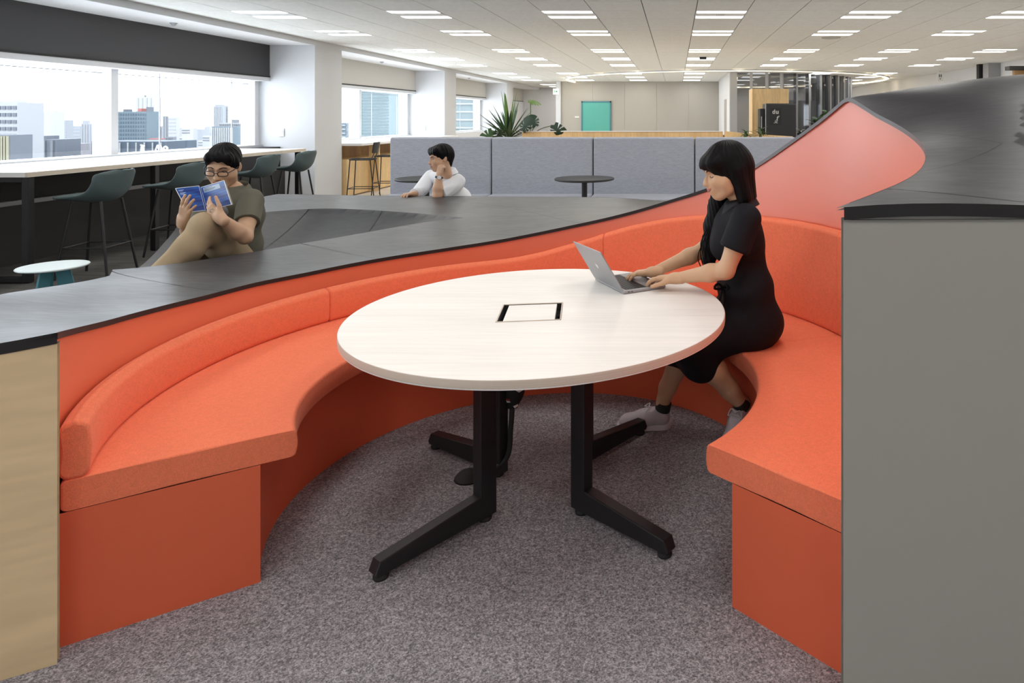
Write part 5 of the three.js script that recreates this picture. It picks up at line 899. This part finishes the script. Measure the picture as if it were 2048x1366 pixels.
// ------------------------------------------------------------ the man reading in the hollow
{
  const t = thing('person', 'man with glasses in olive shirt and beige trousers reading a blue book', 'person');
  const skin = skinCol(0.54, 0.34, 0.215), olive = std({ color: col(0.125, 0.122, 0.092), roughness: 0.9 }), khaki = std({ color: col(0.36, 0.275, 0.17), roughness: 0.9 }), tee = std({ color: col(0.30, 0.31, 0.32), roughness: 0.9 });
  const fw = V(0.1, 0, 0.995), sd = V(0.995, 0, -0.1), up = V(0, 1, 0), off = (p, a, b = 0, c = 0) => p.clone().addScaledVector(sd, a).addScaledVector(fw, b).addScaledVector(up, c);
  const neck = at(468, 380, 4.2), chest = at(470, 428, 4.24), belly = at(470, 482, 4.26), hip = atY(462, 0.555, 4.3);
  const shL = at(501, 402, 4.17), shR = at(426, 404, 4.24), elL = at(490, 474, 3.98), wrL = at(441, 436, 3.84), elR = at(384, 474, 4.14), wrR = at(366, 441, 3.93);
  const b = new Field();
  b.chain([[shL, 0.05], [shL.clone().lerp(elL, 0.55), 0.046], [elL, 0.039], [elL.clone().lerp(wrL, 0.3), 0.042], [wrL, 0.027]], 0.02);
  b.chain([[shR, 0.05], [shR.clone().lerp(elR, 0.55), 0.046], [elR, 0.039], [elR.clone().lerp(wrR, 0.4), 0.04], [wrR, 0.027]], 0.02);
  b.cap(neck, off(neck, 0, -0.01, -0.08), 0.055, 0.07, 0.03); b.cap(shL, shR, 0.05, 0.05, 0.03);
  const hb = faceBasis(V(0.2, -0.36, 0.92), -0.06), hm = hb.clone().setPosition(at(447, 331, 4.15)).scale(V(1.04, 1.04, 1.04)), hf = headField();
  const hl = handField(wrL, at(414, 414, 3.86).sub(wrL), V(-0.25, 0.35, -0.9), -1, { bend: [[0.25, 0.25, 0.2], [0.35, 0.35, 0.25], [0.45, 0.4, 0.3], [0.5, 0.45, 0.3]], fan: 0.1, thumb: [0.7, 0.8, 0.0] });
  const hr = handField(wrR, at(375, 405, 3.885).sub(wrR), V(0.1, 0, -1), 1, { bend: [[0.1, 0.25, 0.2], [0.1, 0.25, 0.2], [0.12, 0.25, 0.2], [0.15, 0.3, 0.2]], fan: 0.17, thumb: [0.8, 0.5, 0.7] });
  mesh('body', merge([b.mesh(0.009), hf.mesh(0.0038).applyMatrix4(hm), hl.mesh(0.0035), hr.mesh(0.0035)]), skin, t);
  faceParts(t, hf, hm, { open: 0.002, lookY: -0.003, brow: 0.003 });
  // glasses
  const gm = std({ color: col(0.012, 0.013, 0.018), roughness: 0.3 }), gl = [], zf = hf.front(0, 0.004) + 0.011;
  for (const s of [-1, 1]) { gl.push(tubeOf([...Array(14)].map((_, i) => { const a = i / 14 * 2 * PI, c = cos(a), q = sin(a), r = 1 / pow(pow(abs(c), 3) + pow(abs(q), 3), 1 / 3); return V(s * 0.034 + 0.025 * c * r, -0.004 + 0.0145 * q * r, zf - 0.004 * abs(s * 0.034 + 0.025 * c * r) / 0.03); }), 0.0026, 40, 6, true)); gl.push(tubeOf([V(s * 0.06, 0.002, zf - 0.008), V(s * 0.079, 0.004, 0.05), V(s * 0.084, 0.004, -0.005)], 0.0024, 12, 6)); }
  gl.push(tubeOf([V(-0.01, 0.0, zf), V(0, 0.003, zf + 0.002), V(0.01, 0.0, zf)], 0.0018, 8, 6));
  const gg = mesh('glasses', merge(gl).applyMatrix4(hm), gm, t); gg.userData.label = 'thin dark-framed glasses';
  // hair
  const h = new Field(); h.ell(V(0, 0.04, -0.02), V(0.086, 0.09, 0.106), 0.02); h.cap(V(-0.04, 0.075, 0.06), V(0.045, 0.075, 0.06), 0.033, 0.033, 0.03); for (const q of [-1, 1]) h.cap(V(q * 0.07, 0.03, 0.015), V(q * 0.073, -0.005, 0.012), 0.015, 0.008, 0.02); h.cap(V(0, 0, -0.08), V(0, -0.05, -0.07), 0.04, 0.035, 0.04);
  const fc = new Field(); fc.ell(V(0, -0.025, 0.105), V(0.073, 0.092, 0.088), 0.01); fc.ell(V(0, -0.1, 0.04), V(0.12, 0.08, 0.085), 0.03); fc.bump = (x, y, z) => 0.004 * sin(95 * x + 1) + 0.003 * sin(170 * x); h.carve(fc);
  h.bump = (x, y, z) => 0.0012 * sin(23 * atan2(x, z + 0.02) + 30 * y + 3 * sin(40 * z)) + 0.0008 * sin(110 * x + 70 * z + 50 * y);
  mesh('hair', h.mesh(0.0045).applyMatrix4(hm), hairM, t);
  // shirt
  const d = new Field();
  d.cap(off(shL, -0.02, 0, -0.01), off(shR, 0.02, 0, -0.01), 0.074, 0.074, 0.06); d.cap(off(chest, -0.075), off(chest, 0.06), 0.114, 0.114, 0.07); d.cap(off(belly, -0.055), off(belly, 0.03), 0.118, 0.122, 0.07); d.cap(off(hip, -0.06, 0, 0.06), off(hip, 0.06, 0, 0.06), 0.122, 0.122, 0.06); d.cap(off(neck, 0, 0, -0.03), off(neck, 0, 0.01, -0.09), 0.07, 0.1, 0.05);
  d.bump = folds(0.005, 30, 46, 27, 2); d.cut(atY(462, 0.53, 4.3), V(0, -1, 0));
  const slv = (sh, el, cut, r0, r1) => { const q = new Field(), ax = el.clone().sub(sh).normalize(); q.cap(sh, sh.clone().lerp(el, cut + 0.1), r0, r1, 0.02); q.cut(sh.clone().lerp(el, cut), ax); q.bump = folds(0.003, 50, 40, 45, 5); return q.mesh(0.007); };
  mesh('shirt', merge([d.mesh(0.009), slv(shL, elL, 0.6, 0.074, 0.068), slv(shR, elR, 0.6, 0.08, 0.066)]), olive, t);
  mesh('collar', collarGeo(off(neck, 0, 0.0, -0.005), fw, 0.074, 0.036, 0.055, 0.022, 0.6), std({ color: col(0.135, 0.132, 0.1), roughness: 0.9, side: THREE.DoubleSide }), t);
  const tf = new Field(); tf.cap(off(neck, 0, 0.03, -0.045), off(neck, 0, 0.07, -0.1), 0.058, 0.05, 0.02); mesh('undershirt', tf.mesh(0.006), tee, t);
  const bt = []; for (let i = 0; i < 4; i++) { const c = off(chest.clone().lerp(belly, i * 0.42), -0.0, 0.119 + (i ? 0.006 : 0.004)); bt.push(new THREE.SphereGeometry(0.006, 10, 8).translate(c.x, c.y, c.z)); } mesh('buttons', merge(bt), darkM, t);
  // trousers: left leg crossed high, right leg under it
  const q = new Field(), hL = off(hip, 0.085), hR = off(hip, -0.085), knL = at(408, 452, 3.86), ftL = at(312, 556, 3.68), knR = atY(372, 0.68, 4.02), ftR = atY(352, 0.5, 3.75);
  q.cap(off(hip, -0.07, 0, 0.0), off(hip, 0.07, 0, 0.0), 0.115, 0.115, 0.06); q.chain([[hL, 0.1], [hL.clone().lerp(knL, 0.6), 0.088], [knL, 0.07]], 0.04); q.chain([[knL, 0.07], [knL.clone().lerp(ftL, 0.35).add(V(0.01, -0.02, 0)), 0.072], [ftL, 0.058]], 0.04); q.chain([[hR, 0.1], [knR, 0.075], [ftR, 0.055]], 0.04);
  q.bump = folds(0.0045, 38, 30, 44, 7);
  mesh('trousers', q.mesh(0.009), khaki, t);
  const shoeM = [std({ color: col(0.05, 0.045, 0.04), roughness: 0.6 }), std({ color: col(0.1, 0.1, 0.1), roughness: 0.7 })];
  sneaker(t, new THREE.Matrix4().makeBasis(V(0.83, 0, 0.55), V(0, 1, 0), V(-0.55, 0, 0.83)).setPosition(ftL.clone().add(V(-0.02, -0.09, 0.03))), shoeM, 0.26);
  mesh('ring', new THREE.TorusGeometry(0.0105, 0.0018, 8, 24).applyQuaternion(new THREE.Quaternion().setFromUnitVectors(V(0, 0, 1), at(414, 414, 3.86).sub(wrL).normalize())).translate(...at(423, 421, 3.83).toArray()), M.silver, t);
  // the open book
  const bk = thing('book', 'open blue book with wave pattern held up by the reading man', 'book');
  const wave = (lines) => canvasTex(256, 360, (c) => { const g = rng(3); for (let y = 0; y < 360; y++) for (let x = 0; x < 256; x += 4) { const v = 0.5 + 0.3 * sin(y * 0.06 + 2 * sin(x * 0.012 + y * 0.01)) + 0.2 * sin(y * 0.15 + x * 0.02); c.fillStyle = `rgb(${6 + 16 * v | 0},${38 + 56 * v | 0},${112 + 66 * v | 0})`; c.fillRect(x, y, 4, 1); } if (lines) { c.fillStyle = '#9db0c4'; c.fillRect(20, 20, 180, 74); c.fillStyle = '#47566a'; for (const [x, y, w, h] of [[30, 30, 90, 10], [30, 52, 120, 12], [30, 72, 104, 8]]) c.fillRect(x, y, w, h); } else { c.fillStyle = '#b8cce6'; for (const [x, y, w] of [[18, 30, 60], [18, 44, 44], [18, 70, 66], [18, 84, 48], [18, 98, 56]]) c.fillRect(x, y, w, 6); } });
  const A = [at(351, 377, 3.96), at(398, 372, 4.02), at(411, 421, 3.98), at(376, 424, 3.93)], Bq = [at(402, 375, 4.02), at(448, 361, 3.94), at(463, 409, 3.9), at(415, 420, 3.98)];
  const cover = (c, map, name) => { const n = c[1].clone().sub(c[0]).cross(c[3].clone().sub(c[0])).normalize(); if (n.z < 0) n.negate(); const f1 = (o, flip) => gridGeo(1, 1, (u, v) => { const uu = flip ? 1 - u : u, w = c[3].clone().lerp(c[2], uu).lerp(c[0].clone().lerp(c[1], uu), v).addScaledVector(n, o); w.u = uu; w.v = v; return w; }); mesh(name, [f1(0.0015, false), f1(-0.0015, true)], std({ map, roughness: 0.35 }), bk); const pg = (o, flip) => gridGeo(1, 1, (u, v) => { const uu = flip ? 1 - u : u; return c[3].clone().lerp(c[2], uu).lerp(c[0].clone().lerp(c[1], uu), v).addScaledVector(n, o).lerp(c[0].clone().add(c[2]).multiplyScalar(0.5), 0.02); }); mesh('pages', [pg(-0.002, false), pg(-0.011, true), gridGeo(1, 1, (u, v) => c[0].clone().lerp(c[1], u).addScaledVector(n, -0.002 - v * 0.009)), gridGeo(1, 1, (u, v) => c[3].clone().lerp(c[2], 1 - u).addScaledVector(n, -0.002 - v * 0.009))], std({ color: col(0.75, 0.73, 0.68), roughness: 0.8, side: THREE.DoubleSide }), bk); mesh('white_border', c.map((p0, i) => rod(p0, c[(i + 1) % 4], 0.0022, 0.0022, 6)), M.white, bk); };
  cover(A, wave(false), 'cover'); cover(Bq, wave(true), 'cover');
  mesh('spine', gridGeo(6, 1, (u, v) => { const a = A[2].clone().lerp(A[1], v), b2 = Bq[3].clone().lerp(Bq[0], v); return a.lerp(b2, u).add(V(0, 0, 0.004 * sin(PI * u))); }), std({ map: wave(false), roughness: 0.35, side: THREE.DoubleSide }), bk);
}
// ------------------------------------------------------------ the man leaning on the far edge
{
  const t = thing('person', 'man in white shirt resting his cheek on his fist at the dark ledge', 'person');
  const skin = skinCol(0.57, 0.345, 0.22), shirt = std({ color: col(0.74, 0.76, 0.80), roughness: 0.85 });
  const fw = V(-0.8, 0, 0.6), sd = V(0.6, 0, 0.8), off = (p, a, b = 0, c = 0) => p.clone().addScaledVector(sd, a).addScaledVector(fw, b).add(V(0, c, 0));
  const neck = at(893, 346, 6.62), chest = at(898, 384, 6.8), waist = atY(912, 0.66, 6.95), hip = atY(925, 0.56, 7.05);
  const shL = at(914, 364, 6.62), shR = at(862, 356, 6.86), elL = at(874, 391, 6.34), wrL = at(879, 350, 6.36), elR = at(836, 386, 6.6), wrR = at(826, 388, 6.42);
  const b = new Field();
  b.chain([[shL, 0.048], [elL, 0.042], [elL.clone().lerp(wrL, 0.35), 0.045], [wrL, 0.029]], 0.02); b.chain([[shR, 0.048], [elR, 0.04], [wrR, 0.028]], 0.02); b.cap(shL, shR, 0.05, 0.05, 0.03); b.cap(neck, off(neck, 0, -0.02, -0.1), 0.046, 0.06, 0.03);
  const hm = faceBasis(V(-0.74, -0.06, 0.68), 0.1).setPosition(at(881, 317, 6.5)).scale(V(1.03, 1.03, 1.03)), hf = headField({ width: 0.98 });
  const hl = handField(wrL, at(883, 330, 6.37).sub(wrL), V(0.3, 0.1, -0.9), 1, { bend: [[1.1, 1.2, 0.8], [1.15, 1.25, 0.8], [1.2, 1.25, 0.8], [1.25, 1.2, 0.8]], fan: 0.02, thumb: [0.9, 0.3, 0.5], size: 0.95 });
  const hr = handField(wrR, atY(810, 0.775, 6.34).sub(wrR), V(0, -1, 0.1), -1, { bend: [[0.5, 0.7, 0.4], [0.45, 0.7, 0.4], [0.5, 0.7, 0.4], [0.55, 0.7, 0.4]], fan: 0.12, size: 0.95 });
  mesh('body', merge([b.mesh(0.01), hf.mesh(0.0045).applyMatrix4(hm), hl.mesh(0.004), hr.mesh(0.004)]), skin, t);
  faceParts(t, hf, hm, { width: 0.98, open: 0.003 });
  const h = new Field(); h.ell(V(0, 0.045, -0.022), V(0.089, 0.094, 0.11), 0.02); h.cap(V(-0.05, 0.075, 0.055), V(0.05, 0.07, 0.055), 0.036, 0.036, 0.03); for (const q of [-1, 1]) h.cap(V(q * 0.072, 0.04, 0.02), V(q * 0.076, 0.0, 0.01), 0.018, 0.01, 0.02); h.cap(V(0, 0, -0.08), V(0, -0.06, -0.07), 0.042, 0.035, 0.04);
  const fc = new Field(); fc.ell(V(0, -0.04, 0.105), V(0.076, 0.09, 0.092), 0.01); fc.ell(V(0, -0.1, 0.04), V(0.12, 0.08, 0.08), 0.03); fc.bump = (x, y, z) => 0.004 * sin(95 * x + 1) + 0.003 * sin(170 * x); h.carve(fc); h.bump = (x, y, z) => 0.0015 * sin(21 * atan2(x, z + 0.02) + 20 * y + 3 * sin(36 * z)) + 0.001 * sin(80 * x + 60 * z);
  mesh('hair', h.mesh(0.005).applyMatrix4(hm), hairM, t);
  const d = new Field();
  d.cap(off(shL, -0.02), off(shR, 0.02), 0.074, 0.07, 0.06); d.cap(off(chest, -0.07), off(chest, 0.07), 0.125, 0.125, 0.07); d.cap(off(waist, -0.06), off(waist, 0.06), 0.13, 0.13, 0.07); d.cap(off(hip, -0.06), off(hip, 0.06), 0.125, 0.125, 0.06); d.cap(off(neck, 0, -0.01, -0.03), off(neck, 0, -0.03, -0.12), 0.068, 0.1, 0.05);
  d.bump = folds(0.005, 26, 34, 30, 4); d.cut(atY(912, 0.5, 7), V(0, -1, 0));
  const slv = (a, b2, cut, r0, r1, sd2) => { const q = new Field(), ax = b2.clone().sub(a).normalize(); q.cap(a, a.clone().lerp(b2, cut + 0.1), r0, r1, 0.03); q.cut(a.clone().lerp(b2, cut), ax); q.bump = folds(0.005, 60, 70, 55, sd2); return q.mesh(0.008); };
  const lowR = new Field(); lowR.cap(elR, elR.clone().lerp(wrR, 0.9), 0.056, 0.046, 0.02); lowR.cut(elR.clone().lerp(wrR, 0.8), wrR.clone().sub(elR).normalize()); lowR.bump = folds(0.003, 80, 60, 50, 9);
  mesh('shirt', merge([d.mesh(0.01), slv(shL, elL, 0.86, 0.082, 0.066, 1), slv(shR, elR, 1.05, 0.08, 0.058, 2), lowR.mesh(0.008)]), shirt, t);
  mesh('collar', collarGeo(off(neck, 0, 0.0, 0.0), fw, 0.074, 0.035, 0.05, 0.02, 0.5), std({ color: col(0.76, 0.78, 0.82), roughness: 0.85, side: THREE.DoubleSide }), t);
  const q = new Field(), kn = [off(hip, 0.12, 0.42, 0.0), off(hip, -0.12, 0.42, 0)], ft = kn.map((k) => V(k.x, 0.09, k.z).addScaledVector(fw, 0.02));
  q.cap(off(hip, -0.07), off(hip, 0.07), 0.11, 0.11, 0.05); kn.forEach((k, i) => q.chain([[off(hip, i ? -0.085 : 0.085), 0.095], [k, 0.066], [ft[i], 0.05]], 0.03)); q.bump = folds(0.003, 30, 30, 30, 8);
  mesh('trousers', q.mesh(0.012), std({ color: col(0.03, 0.035, 0.05), roughness: 0.9 }), t);
  for (const k of ft) sneaker(t, new THREE.Matrix4().makeBasis(V(0.6, 0, 0.8), V(0, 1, 0), V(-0.8, 0, 0.6)).setPosition(V(k.x, 0, k.z).addScaledVector(fw, 0.05)), [M.blackMatte, M.black], 0.26);
  const w = thing('wristwatch', 'black strapped watch with white dial on the white-shirted man', 'watch'), wd = at(883, 330, 6.37).sub(wrL).normalize(), wc = wrL.clone().addScaledVector(wd, -0.022), qn = new THREE.Quaternion().setFromUnitVectors(V(0, 0, 1), wd);
  mesh('strap', new THREE.TorusGeometry(0.0325, 0.005, 8, 30).scale(1, 1, 2).applyQuaternion(qn).translate(wc.x, wc.y, wc.z), M.black, w);
  const nd = V(0.35, -0.1, 0.93).addScaledVector(wd, -V(0.35, -0.1, 0.93).dot(wd)).normalize(), dc = wc.clone().addScaledVector(nd, 0.034), qd = new THREE.Quaternion().setFromUnitVectors(V(0, 1, 0), nd);
  mesh('case', new THREE.CylinderGeometry(0.021, 0.021, 0.009, 30).applyQuaternion(qd).translate(dc.x, dc.y, dc.z), M.silver, w);
  const dd = dc.clone().addScaledVector(nd, 0.005); mesh('dial', new THREE.CylinderGeometry(0.0175, 0.0175, 0.001, 30).applyQuaternion(qd).translate(dd.x, dd.y, dd.z), M.white, w);
  const st = thing('low_stool', 'plain low stool under the man in the white shirt', 'stool', [hip.x, 0, hip.z]);
  mesh('seat', lathe([[0, 0.4], [0.17, 0.4], [0.19, 0.41], [0.19, 0.43], [0.17, 0.445], [0, 0.445]], 40), M.greyFabric, st); mesh('pedestal', lathe([[0.16, 0], [0.16, 0.4]], 30), M.blackMatte, st);
}
renderer.render(scene, camera);
